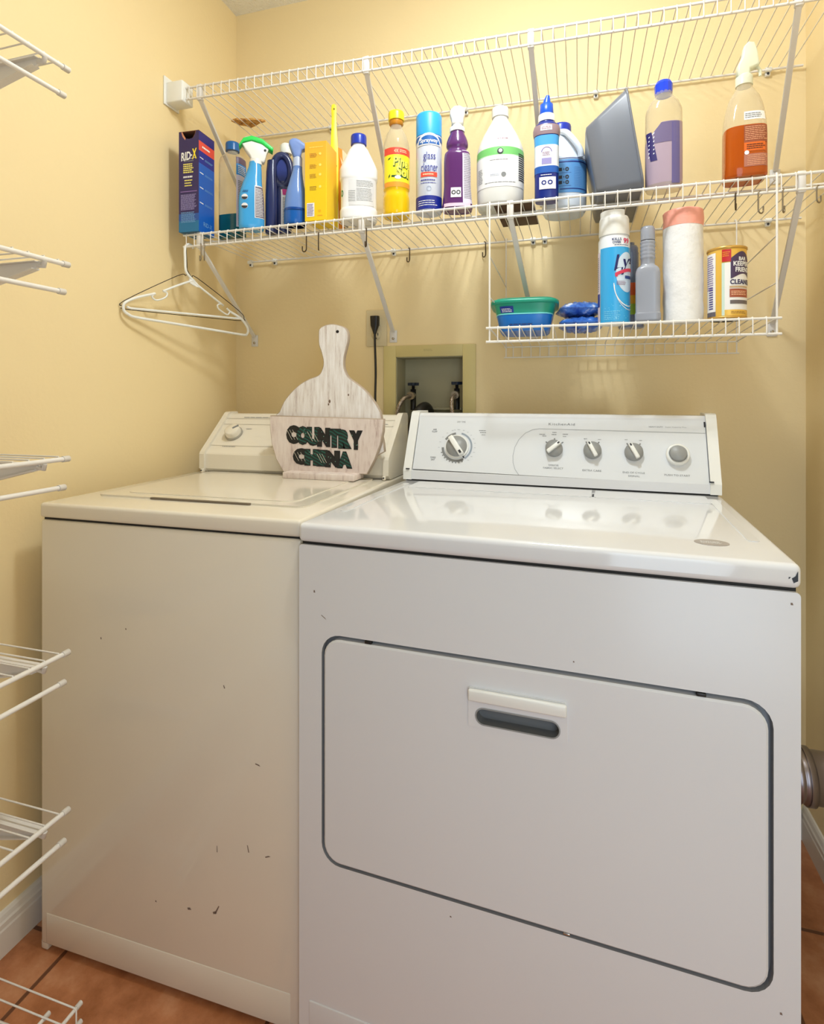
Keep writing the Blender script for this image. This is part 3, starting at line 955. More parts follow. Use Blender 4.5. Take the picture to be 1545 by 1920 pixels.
for x in (RX0 + 0.002, RX1 - 0.002):
    m = MB()
    zt = ZL(x)
    m.tube([RP(x, RYF + 0.002, RZ - 0.0325), RP(x, RYF + 0.002, zt - 0.002), RP(x, RYF + 0.004, zt + 0.006), RP(x, RYF + 0.010, zt + 0.006), RP(x, RYF + 0.012, zt - 0.006)], 0.0024, WIRE, 8)
    m.tube([RP(x, RYB - 0.002, RB - 0.030), RP(x, RYB - 0.002, zt - 0.004), RP(x, RYB + 0.008, zt + 0.006), RP(x, RYB + 0.018, zt + 0.006)], 0.0018, WIRE, 8)
    m.tube([RP(x, RYF + 0.002, 1.4640), RP(x, RYB - 0.002, 1.448)], 0.0016, WIRE, 6)
    m.tube([RP(x, RYF + 0.002, 1.3660), RP(x, RYB - 0.002, 1.366)], 0.0016, WIRE, 6)
    m.tube([RP(x, RYF + 0.002, RZ), RP(x, RYB - 0.002, RB)], 0.0018, WIRE, 6)
    m.build('side_frame', rk)

# S hooks along the lower shelf
HK = mat('hook_steel', rgb(150, 140, 124), .3, .9)
HK2 = mat('hook_dark_steel', rgb(84, 72, 58), .35, .9)


def s_hook(x, y, z, label, rz=0.0, m_=HK, L=0.034, straight=False):
    pts = []
    r1, r2 = 0.0046, 0.0075
    for k in range(9):
        a = PI * k / 8
        pts.append((0, -r1 * math.cos(PI - a) * -1, r1 * math.sin(a)))
    pts = [(0, r1 * math.cos(PI * k / 8), r1 * math.sin(PI * k / 8)) for k in range(9)]      # back -> over -> front
    pts += [(0, -r1, -L * 0.6)]
    c = (0, -r1 + r2, -L)
    if not straight:
        pts += [(0, c[1] - r2 * math.cos(PI * k / 8), c[2] - r2 * math.sin(PI * k / 8)) for k in range(9)] + [(0, c[1] + r2, c[2] + 0.008)]
    else:
        pts += [(0, -r1, -L), (0, -r1 + .002, -L - .005), (0, -r1 + .005, -L - .007)]
    m = MB(); m.tube(pts, 0.0016, m_, 8)
    o = m.build('s_hook'); o.location = (x, y, z); o.rotation_euler = (0, 0, rz)
    return tag(o, label, 'hook', 's-shaped wire hooks on the lower shelf')


YL = -0.3405
hz = lambda x: ZL(x) - 0.032
s_hook(0.1165, YL, hz(.11), 'steel wire hook beside the white hanger, closest to the hanger neck', 0.9)
s_hook(0.1285, YL, hz(.12), 'steel wire hook against the leftmost brace of the lower shelf', 0.7)
s_hook(0.438, YL, hz(.43), 'open wire hook on the front rod below the blue spray bottle', 1.25, HK2)
s_hook(0.477, YL, hz(.47), 'thin nearly straight wire hook on the front rod below the yellow carton', .3, HK2, straight=True)
s_hook(0.6085, YL, hz(.6), 'dark wire hook on the front rod against the brace below the white bleach bottle', .6, HK2)
s_hook(1.441, YL, hz(1.44), 'small wire hook on the front rod below the amber spray bottle', -.3, HK2, L=.022)
s_hook(1.486, YL, hz(1.48), 'wide bright wire hook on the front rod between the amber bottle and the rack side', -.9, HK)
s_hook(1.5285, YL, hz(1.52), 'bright wire hook on the front rod right next to the hanging rack side frame', -.5, HK, L=.036)
s_hook(1.590, YL, hz(1.59), 'bright wire hook on the front rod nearest the right wall', -.8, HK, L=.022)
s_hook(0.6215, -0.012, ZL(.62), 'dark wire hook on the back rod above the left part of the outlet box', .9, HK2, L=.030)
s_hook(0.8565, -0.012, ZL(.85), 'dark wire hook on the back rod left of the hanging rack', .8, HK2, L=.032)

# ------------------------------------------------------------------ shelves on the left wall
CAP = mat('white_rubber_cap', rgb(214, 208, 200), .6)
YEND = -2.25


def side_shelf(z, label, n=48):
    t = thing('side_shelf', label, 'wire shelf', (0, -0.93, z), group='wire shelves on the left wall')
    Y = 0.93
    for x, dz, ye, nm, nm2 in ((0.300, 0.0, -0.926, 'front_rod', 'rod_cap'), (0.300, -0.047, -0.934, 'hang_rod', 'rod_cap')):
        m = MB(); m.tube([(x, ye + Y - 0.004, dz), (x, YEND + Y, dz)], 0.0040, WIRE, 12); o = m.build(nm, t)
        m = MB(); m.tube([(x, ye + Y - 0.012, dz), (x, ye + Y, dz), (x, ye + Y + .001, dz)], [0.0052, 0.0052, 0.004], CAP, 12); m.build(nm2, o)
    m = MB(); m.tube([(0.012, -0.932 + Y, 0), (0.012, YEND + Y, 0)], 0.003, WIRE, 8); m.build('back_rod', t)
    m = MB()
    y = -0.945
    while y > YEND:
        m.tube([(0.010, y + Y, 0.0045), (0.300, y + Y, 0.0050)], 0.0014, WIRE, 6)
        y -= 0.0262
    m.build('wire_deck', t)
    for yb in (-0.972, -1.40, -1.83):
        b_ = MB()
        b_.prism([(0.294, -0.0045), (0.0, -0.003), (0.0, -0.085), (0.02, -0.075), (0.275, -0.018), (0.294, -0.0125)], lambda u, v, d: Vector((u, yb + Y + d, v)), 0.0015, -0.0015, BRKT)
        b_.box(0.0, 0.290, yb + Y - 0.008, yb + Y + 0.008, -0.0048, -0.0035, BRKT)
        M = Matrix.Translation((0.0, yb + Y, -0.080)) @ Matrix.Rotation(-math.atan2(0.0665, 0.288), 4, 'Y')
        b_.box(0.0, 0.29, -0.007, 0.007, -0.0012, 0.0012, BRKT, 0, 1, M, False)
        b_.tube([(0.288, yb + Y, -0.010), (0.300, yb + Y, -0.012), (0.302, yb + Y, -0.004)], 0.004, CAP, 8)
        b_.build('bracket', t)
    return t


for z, l in ((1.681, 'topmost wire shelf on the left wall, seen from below'), (1.3525, 'second wire shelf from the top on the left wall, level with the clothes hanger'),
             (1.026, 'wire shelf on the left wall level with the washing machine console'), (0.6998, 'wire shelf on the left wall in front of the washer, with long shadow behind it'),
             (0.4343, 'wire shelf on the left wall just above the baseboard top, with bracket under it')):
    side_shelf(z, l)
t = thing('floor_level_shelf', 'lowest wire shelf on the left wall, just above the tile floor', 'wire shelf', (0, -0.93, 0.0825), group='wire shelves on the left wall')
Y = 0.93
for x, dz, ye, nm in ((0.262, 0.0, -0.930, 'middle_rod'), (0.300, 0.0, -0.9015, 'front_rod'), (0.300, -0.032, -0.9015, 'lip_rod')):
    m = MB(); m.tube([(x, ye + Y - 0.004, dz), (x, YEND + Y, dz)], 0.0031, WIRE, 10); o = m.build(nm, t)
    m = MB(); m.tube([(x, ye + Y - 0.010, dz), (x, ye + Y, dz)], 0.0042, CAP, 10); m.build('rod_cap', o)
m = MB(); m.tube([(0.016, -0.92 + Y, 0), (0.016, YEND + Y, 0)], 0.003, WIRE, 8); m.build('back_rod', t)
m = MB(); y = -0.915
while y > YEND:
    m.tube([(0.014, y + Y, 0.0040), (0.300, y + Y, 0.0040), (0.304, y + Y, 0.0015), (0.304, y + Y, -0.034)], 0.00145, WIRE, 6)
    y -= 0.0262
m.build('wire_deck', t)
for yb in (-0.96, -1.4, -1.8):
    m = MB()
    m.tube([(0.016, yb + Y, -0.004), (0.150, yb + Y, -0.010), (0.295, yb + Y, -0.005)], 0.003, BRKT, 8)
    m.tube([(0.150, yb + Y, -0.010), (0.150, yb + Y, -0.081)], 0.004, BRKT, 8)
    m.build('support', t)

# ------------------------------------------------------------------ clothes hangers
A72 = math.radians(72)
HP = lambda t_, z, off=0.0: Vector((t_ * math.cos(A72) - off * math.sin(A72), t_ * math.sin(A72) + off * math.cos(A72), z - 1.45))
t = thing('plastic_hanger', 'white plastic clothes hanger hooked on the left end of the lower shelf', 'clothes hanger', (0.068, -0.345, 1.45))


def rnd(pts, off=0.0, n=5):
    return bez([HP(a, b_, off) for a, b_ in pts], n)


m = MB()
m.tube(rnd([(0.026, 1.5500), (0.0225, 1.5570), (0.014, 1.5595), (0.0055, 1.5560), (0.000, 1.5445), (0.0005, 1.515), (0.0021, 1.4862), (0.0098, 1.4735), (0.0256, 1.4601)]), [0.0033] * 3 + [0.0036] * 38, PLAW, 10)
m.build('hook', t)
m = MB()
m.tube(rnd([(0.0256, 1.4601), (-0.02, 1.439), (-0.0656, 1.4154)], 0, 3), 0.0031, PLAW, 8)
m.tube(rnd([(-0.0656, 1.4154), (-0.0542, 1.4128), (-0.0558, 1.4024), (-0.0700, 1.3930), (-0.0871, 1.3884), (-0.097, 1.3964), (-0.0885, 1.4052)], 0, 3), 0.0024, PLAW, 8)
m.tube(rnd([(-0.0885, 1.4052), (-0.1300, 1.3910), (-0.1560, 1.3790), (-0.1721, 1.3665), (-0.1725, 1.3500), (-0.1600, 1.3410), (-0.1400, 1.3360), (-0.05, 1.3320), (0.08, 1.3265), (0.1959, 1.3215), (0.2130, 1.3240), (0.2183, 1.3361), (0.2130, 1.3500), (0.1919, 1.3704), (0.1506, 1.3876)], 0, 4), 0.0036, PLAW, 10)
m.tube(rnd([(0.1506, 1.3876), (0.1440, 1.3775), (0.1330, 1.3790), (0.1110, 1.3900), (0.1072, 1.4011), (0.1193, 1.4067)], 0, 3), 0.0024, PLAW, 8)
m.tube([HP(0.1506, 1.3876), HP(0.1395, 1.3955)], 0.0026, PLAW, 8)
m.tube(rnd([(0.1253, 1.4030), (0.1193, 1.4067), (0.0385, 1.4497), (0.0256, 1.4601)], 0, 3), 0.0031, PLAW, 8)
m.prism([(0.012, 1.462), (0.016, 1.450), (0.036, 1.443), (0.050, 1.443), (0.040, 1.452), (0.026, 1.464)], lambda u, v, d: HP(u, v, d), 0.002, -0.002, PLAW)
m.build('frame', t)
m = MB()
m.tube([HP(-0.1650, 1.3600), HP(-0.1539, 1.3575), HP(0.17, 1.3690), HP(0.190, 1.3700)], 0.0031, PLAW, 10)
m.build('cross_bar', t)
t = thing('wire_hanger', 'thin dark wire clothes hanger hanging behind the white plastic one', 'clothes hanger', (0.068, -0.345, 1.45))
DW = mat('dark_wire', rgb(46, 34, 24), .4, .3)
m = MB()
o_ = 0.0085
m.tube(rnd([(0.026, 1.5540), (0.0215, 1.5590), (0.0135, 1.5592), (0.0095, 1.5520), (0.0124, 1.4976), (0.0134, 1.4878), (0.0276, 1.4706), (0.0455, 1.4708), (0.1902, 1.3955), (0.2096, 1.373), (0.2043, 1.3665), (0.12, 1.3625), (-0.1504, 1.3550), (-0.1678, 1.3609), (-0.1678, 1.3759), (-0.0173, 1.4667), (0.0074, 1.4718), (0.0124, 1.480)], o_, 4), 0.0011, DW, 6)
m.build('frame', t)

# ------------------------------------------------------------------ sign on the washer
WW_ = mat('whitewashed_wood', rgb(226, 220, 216), .75)
ramp_noise(WW_, 26, [(0.28, rgb(172, 152, 146)), (0.42, rgb(220, 212, 206)), (0.62, rgb(238, 234, 232)), (0.85, rgb(226, 214, 210))], (4.5, 4.5, .42), 6, .7)
WW2 = mat('whitewashed_wood_pink', rgb(220, 206, 198), .75)
ramp_noise(WW2, 22, [(0.28, rgb(176, 150, 142)), (0.44, rgb(218, 202, 194)), (0.65, rgb(230, 218, 210)), (0.85, rgb(214, 190, 184))], (3, 3, .6), 6, .7)
EDGE = mat('wood_edge', rgb(176, 158, 140), .8)
pad = [(0.461, 1.2884), (0.4622, 1.3069), (0.4735, 1.3165), (0.4967, 1.3213), (0.5198, 1.3176), (0.5381, 1.309), (0.5457, 1.2947), (0.5457, 1.276), (0.5396, 1.2527), (0.5343, 1.2317), (0.5343, 1.206), (0.5457, 1.1824), (0.5653, 1.1682), (0.5933, 1.1472), (0.613, 1.1245), (0.6277, 1.1038), (0.6375, 1.0804), (0.640, 1.03), (0.62, 0.975), (0.35, 0.97), (0.33, 1.03), (0.3327, 1.0774), (0.3449, 1.0896), (0.3585, 1.1169), (0.3815, 1.1431), (0.4083, 1.1646), (0.4342, 1.1776), (0.461, 1.1871), (0.4714, 1.2026), (0.475, 1.2211), (0.47, 1.2454), (0.4622, 1.2669)]
plt = [(0.3264, 1.0800), (0.3251, 1.0488), (0.33, 1.0055), (0.3441, 0.9625), (0.3684, 0.9273), (0.604, 0.9322), (0.6259, 0.9714), (0.6404, 1.0087), (0.6476, 1.0429), (0.6488, 1.0742)]


def closed_smooth(P, n=3):
    out = []
    N = len(P)
    for i in range(N):
        a, b_, c, d = P[i - 1], P[i], P[(i + 1) % N], P[(i + 2) % N]
        for k in range(n):
            t_ = k / n
            out.append(tuple(0.5 * ((2 * b_[j]) + (-a[j] + c[j]) * t_ + (2 * a[j] - 5 * b_[j] + 4 * c[j] - d[j]) * t_ * t_ + (-a[j] + 3 * b_[j] - 3 * c[j] + d[j]) * t_ ** 3) for j in (0, 1)))
    return out


t = thing('wooden_sign', 'whitewashed paddle-shaped wooden sign reading COUNTRY CHINA, on the washing machine', 'sign', (0.4905, -0.3415, 0.9145))
SO = Vector((0.487, -0.325, 0.9145))
SP = lambda y: (lambda u, v, d: Vector((u - SO.x, y + d - SO.y, v - SO.z)))


def sprism(outline, y, th, face, nm, bev=True):
    m = MB()
    n = len(outline)
    cx = sum(p[0] for p in outline) / n; cz = sum(p[1] for p in outline) / n
    ins = []
    for i in range(n):
        a, b_ = Vector(outline[i - 1]), Vector(outline[(i + 1) % n])
        tn = (b_ - a).normalized()
        nn = Vector((tn.y, -tn.x))
        if nn.dot(Vector(outline[i]) - Vector((cx, cz))) < 0 and bev is True and False:
            nn = -nn
        ins.append((outline[i][0] - nn.x * 0.002, outline[i][1] - nn.y * 0.002))
    F_ = SP(y)
    A = [F_(u, v, 0) for u, v in ins]; B = [F_(u, v, 0.002) for u, v in outline]; C_ = [F_(u, v, th) for u, v in outline]
    m.add(A, [tuple(range(n))], face)
    m.add(A + B, [(i, i + n, (i + 1) % n + n, (i + 1) % n) for i in range(n)], EDGE, True)
    m.add(B + C_, [(i, i + n, (i + 1) % n + n, (i + 1) % n) for i in range(n)], EDGE, True)
    m.add(C_, [tuple(range(n))[::-1]], face)
    return m


pad = pad[::-1]   # counter-clockwise seen from the front
m = sprism(closed_smooth(pad), -0.3005, 0.012, WW_, 'board')
HOLE = mat('dark_hole', rgb(30, 22, 18), .9)
hx, hz_ = 0.5158, 1.3005
m.add([SP(-0.3009)(hx + 0.0045 * math.cos(a), hz_ + 0.004 * math.sin(a), 0) for a in [2 * PI * k / 14 for k in range(14)]], [tuple(range(14))], HOLE)
for x, z, r in ((0.547, 1.135, .002), (0.4935, 1.118, .003), (0.4905, 1.110, .002)):
    m.add([SP(-0.3009)(x + r * math.cos(a), z + r * 1.6 * math.sin(a), 0) for a in [2 * PI * k / 8 for k in range(8)]], [tuple(range(8))], mat('knot', rgb(110, 86, 70), .8))
m.build('paddle_board', t)
m = sprism([p for p in plt], -0.3165, 0.0155, WW2, 'plate')
m.build('front_board', t)
m = MB()
GREEN = mat('green_black_letter', rgb(18, 56, 50), .45)
nt, N, L, b0 = nodes(GREEN)
tc = N.new('ShaderNodeTexCoord'); wv = N.new('ShaderNodeTexWave'); wv.inputs['Scale'].default_value = 55
wv.inputs['Distortion'].default_value = 2.0; wv.inputs['Detail'].default_value = 0
wv.bands_direction = 'DIAGONAL'
mp = N.new('ShaderNodeMapping'); mp.inputs['Rotation'].default_value = (0, 0.35, 0)
r = N.new('ShaderNodeValToRGB'); e = r.color_ramp.elements
e[0].position = .55; e[0].color = (*rgb(16, 32, 32), 1); e[1].position = .72; e[1].color = (*rgb(22, 84, 74), 1)
L.new(tc.outputs['Object'], mp.inputs['Vector']); L.new(mp.outputs['Vector'], wv.inputs['Vector']); L.new(wv.outputs['Color'], r.inputs['Fac']); L.new(r.outputs['Color'], b0.inputs['Base Color'])
LB = mat('letter_outline_black', rgb(22, 22, 24), .5)
CRM = mat('letter_stripe_cream', rgb(214, 206, 190), .6)
rn = random.Random(5)


def letters(word, x0, x1, zc, h, slope):
    n = len(word)
    wd = {'I': 0.75, 'T': 1.0}
    tot = sum(wd.get(c, 1.0) for c in word)
    x = x0
    for i, c in enumerate(word):
        w_ = (x1 - x0) * wd.get(c, 1.0) / tot
        cx = x + w_ / 2
        zz = zc + slope * (cx - (x0 + x1) / 2)
        F1 = lambda u, v: SP(-0.3172)(u, v, -0.0004 * (i % 2))
        F2 = lambda u, v: SP(-0.3180)(u, v, -0.0004 * (i % 2))
        m.text(c, F1, cx, zz, w_ * 1.26, h * 1.0, LB, 0.125)
        m.text(c, F2, cx, zz, w_ * 1.14, h * 0.88, GREEN if i % 3 else LB, 0.095)
        # painted dots or diagonal stripes
        if i in (0, 2) or (word == 'CHINA' and i == 2):
            for k in range(3):
                a = cx - w_ * 0.30 + k * w_ * 0.28
                q = SP(-0.3188)
                s_ = h * 0.26
                m.add([q(a - s_ * .6, zz + s_, -.0004), q(a - s_ * .6 + .0012, zz + s_, -.0004), q(a + s_ * .6 + .0012, zz - s_, -.0004), q(a + s_ * .6, zz - s_, -.0004)], [(0, 3, 2, 1)], CRM)
        elif i in (3, 6, 1):
            for k in range(5):
                a, b_ = cx + rn.uniform(-.32, .32) * w_, zz + rn.uniform(-.34, .34) * h
                m.add([SP(-0.3188)(a + .0011 * math.cos(t_), b_ + .0011 * math.sin(t_), -.0004) for t_ in [2 * PI * q / 8 for q in range(8)]], [tuple(range(8))], mat('letter_dot', rgb(120, 170, 150), .6))
        x += w_


letters('COUNTRY', 0.3790, 0.5895, 1.0245, 0.050, -0.06)
letters('CHINA', 0.3990, 0.5605, 0.9700, 0.044, -0.04)
m.build('lettering', t)
m = MB(); m.box(0.386 - SO.x, 0.585 - SO.x, -0.3560 - SO.y, -0.2885 - SO.y, 0.9188 - SO.z + .0003, 0.9350 - SO.z, WW2, 0.002)
m.build('base_ledge', t)
# ------------------------------------------------------------------ things on the shelves
def zs(x):
    return ZL(x) + 0.0056


def bottle(name, label, x, y, z=None, rz=None, cat='bottle', rot=None, group=None):
    z = zs(x) if z is None else z
    return thing(name, label, cat, (x, y, z), face_cam(x, y) if rz is None else rz, group)


def rprism(m, pts, y0, y1, mt, bev=0.0, seg=2, smooth=True):
    b = bmesh.new()
    vs = [b.verts.new((u, y0, v)) for u, v in pts]
    f = b.faces.new(vs)
    r = bmesh.ops.extrude_face_region(b, geom=[f])
    bmesh.ops.translate(b, vec=(0, y1 - y0, 0), verts=[e for e in r['geom'] if isinstance(e, bmesh.types.BMVert)])
    bmesh.ops.recalc_face_normals(b, faces=b.faces[:])
    if bev:
        ed = [e for e in b.edges if abs(e.verts[0].co.y - e.verts[1].co.y) < 1e-6]
        bmesh.ops.bevel(b, geom=ed, offset=bev, segments=seg, profile=.5, affect='EDGES', clamp_overlap=True)
    return m.bm(b, mt, smooth and bev > 0)


def part(t, name, fn, label=None):
    m = MB(); fn(m); o = m.build(name, t)
    if label: o['label'] = label
    return o


def cap(t, r, z0, z1, m_, c=(0, 0), r2=None, ribs=24, name='cap', label=None):
    def fn(m):
        R = []
        r2_ = r2 or r * 0.95
        n = ribs * 2
        for rr, z in ((r, z0), (r, z0 + (z1 - z0) * .75), (r2_, z1 - .001), (r2_ * .9, z1)):
            R.append([Vector((c[0] + (rr + (0.0004 if k % 2 else -0.0002)) * math.cos(2 * PI * k / n), c[1] + (rr + (0.0004 if k % 2 else -0.0002)) * math.sin(2 * PI * k / n), z)) for k in range(n)])
        m.rings(R, m_, True)
    return part(t, name, fn, label)


BLUE = lambda n, r, g, b, ro=.35: mat(n, rgb(r, g, b), ro)
WHT = mat('white_label_paper', rgb(236, 236, 238), .45)

# 1 blue carton -----------------------------------------------------
t = thing('cleaner_carton', 'dark blue carton with torn open top, left end of the lower shelf', 'box', (0.1175, -0.350, zs(.11) + .0005), math.radians(3))
NV = mat('carton_navy', rgb(46, 34, 92), .4); CB = mat('carton_blue', rgb(16, 92, 190), .4); CD = mat('carton_deep_blue', rgb(24, 38, 140), .4)
Wc, Dc, Hc = 0.063, 0.074, 0.279


def carton(m):
    x0 = -Wc
    # front with torn opening at the top
    top = [(0, Hc), (-0.010, Hc), (-0.0125, Hc - .010), (-0.019, Hc - .0195), (-0.030, Hc - .0215), (-0.041, Hc - .0195), (-0.0475, Hc - .009), (-0.052, Hc), (-Wc, Hc)]
    cut = Hc - 0.19
    def strip(z0, z1, mt): m.add([(x0, 0, z0), (0, 0, z0), (0, 0, z1), (x0, 0, z1)], [(0, 1, 2, 3)], mt)
    GT = mat('carton_teal', rgb(20, 110, 160), .4)
    strip(0, .03, GT); strip(.03, .05, mat('carton_mid_blue', rgb(34, 80, 160), .4)); strip(.05, Hc - .024, NV)
    m.add([(x0, 0, Hc - .024), (0, 0, Hc - .024)] + [(u, 0, v) for u, v in top], [tuple(range(2 + len(top)))], NV)
    # right side: bands of blue
    for z0, z1, mt in ((0, .19, CB), (.19, .225, CD), (.225, .252, mat('carton_red', rgb(226, 78, 62), .4)), (.252, Hc, mat('carton_indigo', rgb(28, 24, 120), .4))):
        m.add([(0, 0, z0), (0, Dc, z0), (0, Dc, z1), (0, 0, z1)], [(0, 1, 2, 3)], mt)
    m.add([(x0, 0, 0), (x0, Dc, 0), (x0, Dc, Hc), (x0, 0, Hc)], [(3, 2, 1, 0)], NV)
    m.add([(x0, Dc, 0), (0, Dc, 0), (0, Dc, Hc), (x0, Dc, Hc)], [(3, 2, 1, 0)], NV)
    m.add([(x0, 0, 0), (0, 0, 0), (0, Dc, 0), (x0, Dc, 0)], [(3, 2, 1, 0)], GT)
    KRF = mat('raw_cardboard', rgb(140, 92, 62), .9)
    # inside walls, top rim and torn flap
    i = .0015
    m.add([(x0, 0, Hc + .0005), (0, 0, Hc + .0005), (0, Dc, Hc + .0005), (x0, Dc, Hc + .0005), (x0, 0, Hc - .001), (0, 0, Hc - .001), (0, Dc, Hc - .001), (x0, Dc, Hc - .001)], [(0, 1, 2, 3), (7, 6, 5, 4), (4, 5, 1, 0), (5, 6, 2, 1)], mat('carton_edge_brown', rgb(120, 78, 60), .8))
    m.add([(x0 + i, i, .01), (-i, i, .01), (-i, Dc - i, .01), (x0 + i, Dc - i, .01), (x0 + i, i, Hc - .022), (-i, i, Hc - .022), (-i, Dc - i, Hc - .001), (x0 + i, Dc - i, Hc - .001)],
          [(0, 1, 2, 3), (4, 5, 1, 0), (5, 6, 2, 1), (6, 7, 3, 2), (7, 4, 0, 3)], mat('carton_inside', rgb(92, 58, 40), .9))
    m.add([(x0, 0.0, Hc), (0, 0.0, Hc), (0, Dc, Hc), (x0, Dc, Hc), (x0 + .006, .018, Hc + .001), (-.006, .018, Hc + .001), (-.006, Dc - .006, Hc + .001), (x0 + .006, Dc - .006, Hc + .001)],
          [(1, 2, 6, 5), (2, 3, 7, 6), (3, 0, 4, 7)], KRF)
    m.add([(u + .0, -.0003, v) for u, v in ((-0.010, Hc), (-0.0125, Hc - .010), (-0.019, Hc - .0195), (-0.021, Hc - .023), (-0.014, Hc - .014), (-.0085, Hc - .002))], [tuple(range(6))[::-1]], KRF)
    m.add([(u + .0, -.0003, v) for u, v in ((-0.052, Hc), (-0.0475, Hc - .009), (-0.041, Hc - .0195), (-0.043, Hc - .024), (-0.051, Hc - .014), (-.055, Hc - .002))], [tuple(range(6))], mat('torn_edge', rgb(206, 140, 110), .9))


part(t, 'carton_box', carton)


def cprint(m):
    f = lambda u, v: (u - Wc / 2, -0.0006, v)
    m.text('RID', f, -0.0085, 0.2100, 0.030, 0.0235, WINK, .03, 0.08, 1.0, .12)
    m.text('-', f, 0.0085, 0.2115, 0.005, 0.004, WINK, .02, .1)
    m.text('X', f, 0.018, 0.2150, 0.0150, 0.0290, mat('print_yellow', rgb(246, 222, 60), .5), .04, .10, 1.0, .12)
    m.add([f(-.024, .1985), f(.021, .2035), f(.021, .2045), f(-.024, .1995)], [(0, 1, 2, 3)], WINK)
    m.scribble(f, 0, .196, .030, .005, 1, GINK, .6, 2)
    m.scribble(f, 0.0, .176, .034, .028, 5, mat('print_pale_yellow', rgb(238, 226, 120), .5), .6, 3, .12)
    m.scribble(f, 0, .152, .034, .006, 1, WINK, .8, 4, .1)
    m.scribble(f, 0, .135, .026, .022, 3, mat('print_pale_yellow', rgb(238, 226, 120), .5), .45, 5, .15)
    m.add([f(-.026, .1105), f(.026, .1105), f(.026, .1125), f(-.026, .1125)], [(0, 1, 2, 3)], mat('print_lilac', rgb(140, 110, 180), .5))
    m.scribble(f, 0, .082, .050, .044, 14, mat('print_lilac_grey', rgb(150, 142, 196), .5), .55, 6, .1)
    m.scribble(f, 0, .040, .048, .030, 9, mat('print_sky', rgb(110, 160, 214), .5), .55, 7, .1)


def cprint2(m):
    g = lambda u, v: (0.0006, (u + .001) * .82, v)
    m.scribble(g, .042, .2385, .05, .007, 1, WINK, .7, 11, .1)
    for i, z in enumerate((.205, .163, .122, .080)):
        m.add([g(.004, z), g(.024, z - .001), g(.024, z + .0018), g(.004, z + .0022)], [(0, 1, 2, 3)], WINK)
        m.scribble(g, .058, z, .05, .006, 2, mat('print_sky', rgb(110, 160, 214), .5), .5, 10 + i)
    m.text('RID-X', g, .05, .025, .05, .012, mat('print_sky', rgb(110, 160, 214), .5), .01)


part(t, 'printed_front', cprint)
part(t, 'printed_side', cprint2)

# 2 clear bottle with teal liquid ------------------------------------
CLR = clear('clear_plastic', rgb(226, 214, 190), .16, .08, (0.96, 0.95, 0.9))
t = bottle('floor_cleaner_bottle', 'clear rectangular bottle with blue cap and dark teal liquid, right of the blue carton', .1535, -.245, rz=math.radians(0))
Bd = Body(smooth_secs([(0, .034, .025, 4), (.004, .036, .027, 4), (.03, .036, .027, 4), (.14, .036, .027, 4), (.215, .036, .026, 4), (.238, .033, .024, 3.5), (.250, .020, .018, 2.5), (.256, .0145, .0145, 2), (.262, .0145, .0145, 2)]))
part(t, 'bottle_body', lambda m: Bd.mesh(m, CLR, .068, None, 0, False))
part(t, 'liquid', lambda m: Bd.mesh(m, clear('teal_liquid', rgb(8, 92, 104), .93, .1, (.1, .5, .55)), .0, .068), 'dark teal liquid')
cap(t, .0195, .258, .283, mat('mid_blue_cap', rgb(18, 98, 168), .3))


def lab(m):
    f = Bd.f(math.radians(-36), .033)
    f = lambda u, v: Bd.pt(math.radians(-40) + u / .036, v, .0006)
    m.grid(f, .0, .040, .180, .212, mat('label_sky_blue', rgb(30, 136, 214), .4), 10, 4)
    m.grid(f, .0, .040, .212, .232, mat('label_brown_violet', rgb(98, 78, 100), .4), 10, 4)
    m.grid(f, .0, .040, .030, .180, mat('label_lilac_white', rgb(214, 206, 226), .4), 10, 6)
    g = lambda u, v: Bd.pt(math.radians(-40) + u / .036, v, .0010)
    m.scribble(g, .020, .100, .032, .130, 26, GINK, .5, 12, .1)
    m.scribble(g, .020, .196, .032, .026, 5, WINK, .4, 13, .1)


part(t, 'label', lab)

# 3 sky-blue spray bottle with green trigger --------------------------
t = bottle('spray_bottle', 'sky blue spray bottle with bright green and white trigger, left of the navy bottle', .2610, -.314); t.scale = (1, 1, .968)
SKY = clear('sky_blue_plastic', rgb(70, 168, 232), .93, .15, (0.5, 0.8, 1))
Bs = Body(smooth_secs([(0, .032, .024, 3), (.006, .034, .026, 3), (.03, .0345, .026, 3), (.09, .033, .026, 3, -.0005, 0), (.13, .026, .022, 2.6, .002, 0), (.17, .019, .018, 2.2, .008, 0), (.192, .0155, .016, 2, .0095, 0)]))
part(t, 'bottle_body', lambda m: Bs.mesh(m, SKY))
P2 = lambda pts, cx, y0, z0, k: [((a - cx) * k, z0 - (b_ - y0) * k) for a, b_ in pts]


def body_(m):
    rprism(m, P2([(452, 273), (470, 266), (490, 270), (502, 279), (498, 287), (495, 300), (493, 306), (470, 303), (467, 295), (460, 286)][::-1], 470, 262, .256, .00145), -.0115, .0115, PLAW, .004)
    m.lathe([(.0165, .186), (.0165, .200)], PLAW, 24, (.0115, 0))


part(t, 'trigger_head', body_, 'white trigger head')
GRN = mat('bright_green_plastic', rgb(38, 214, 86), .35)
part(t, 'trigger', lambda m: (rprism(m, P2([(447, 277), (455, 263), (470, 257), (490, 261), (510, 276), (509, 283), (498, 277), (488, 270), (470, 266), (455, 271), (448, 281)][::-1], 470, 262, .256, .00145), -.0145, .0145, GRN, .003),
                              m.lathe([(.0035, 0), (.0035, .0015)], INK, 14, mtx=Matrix.Translation((.036, -.0115, .226)) @ Matrix.Rotation(PI / 2, 4, 'X'))), 'bright green top and trigger')


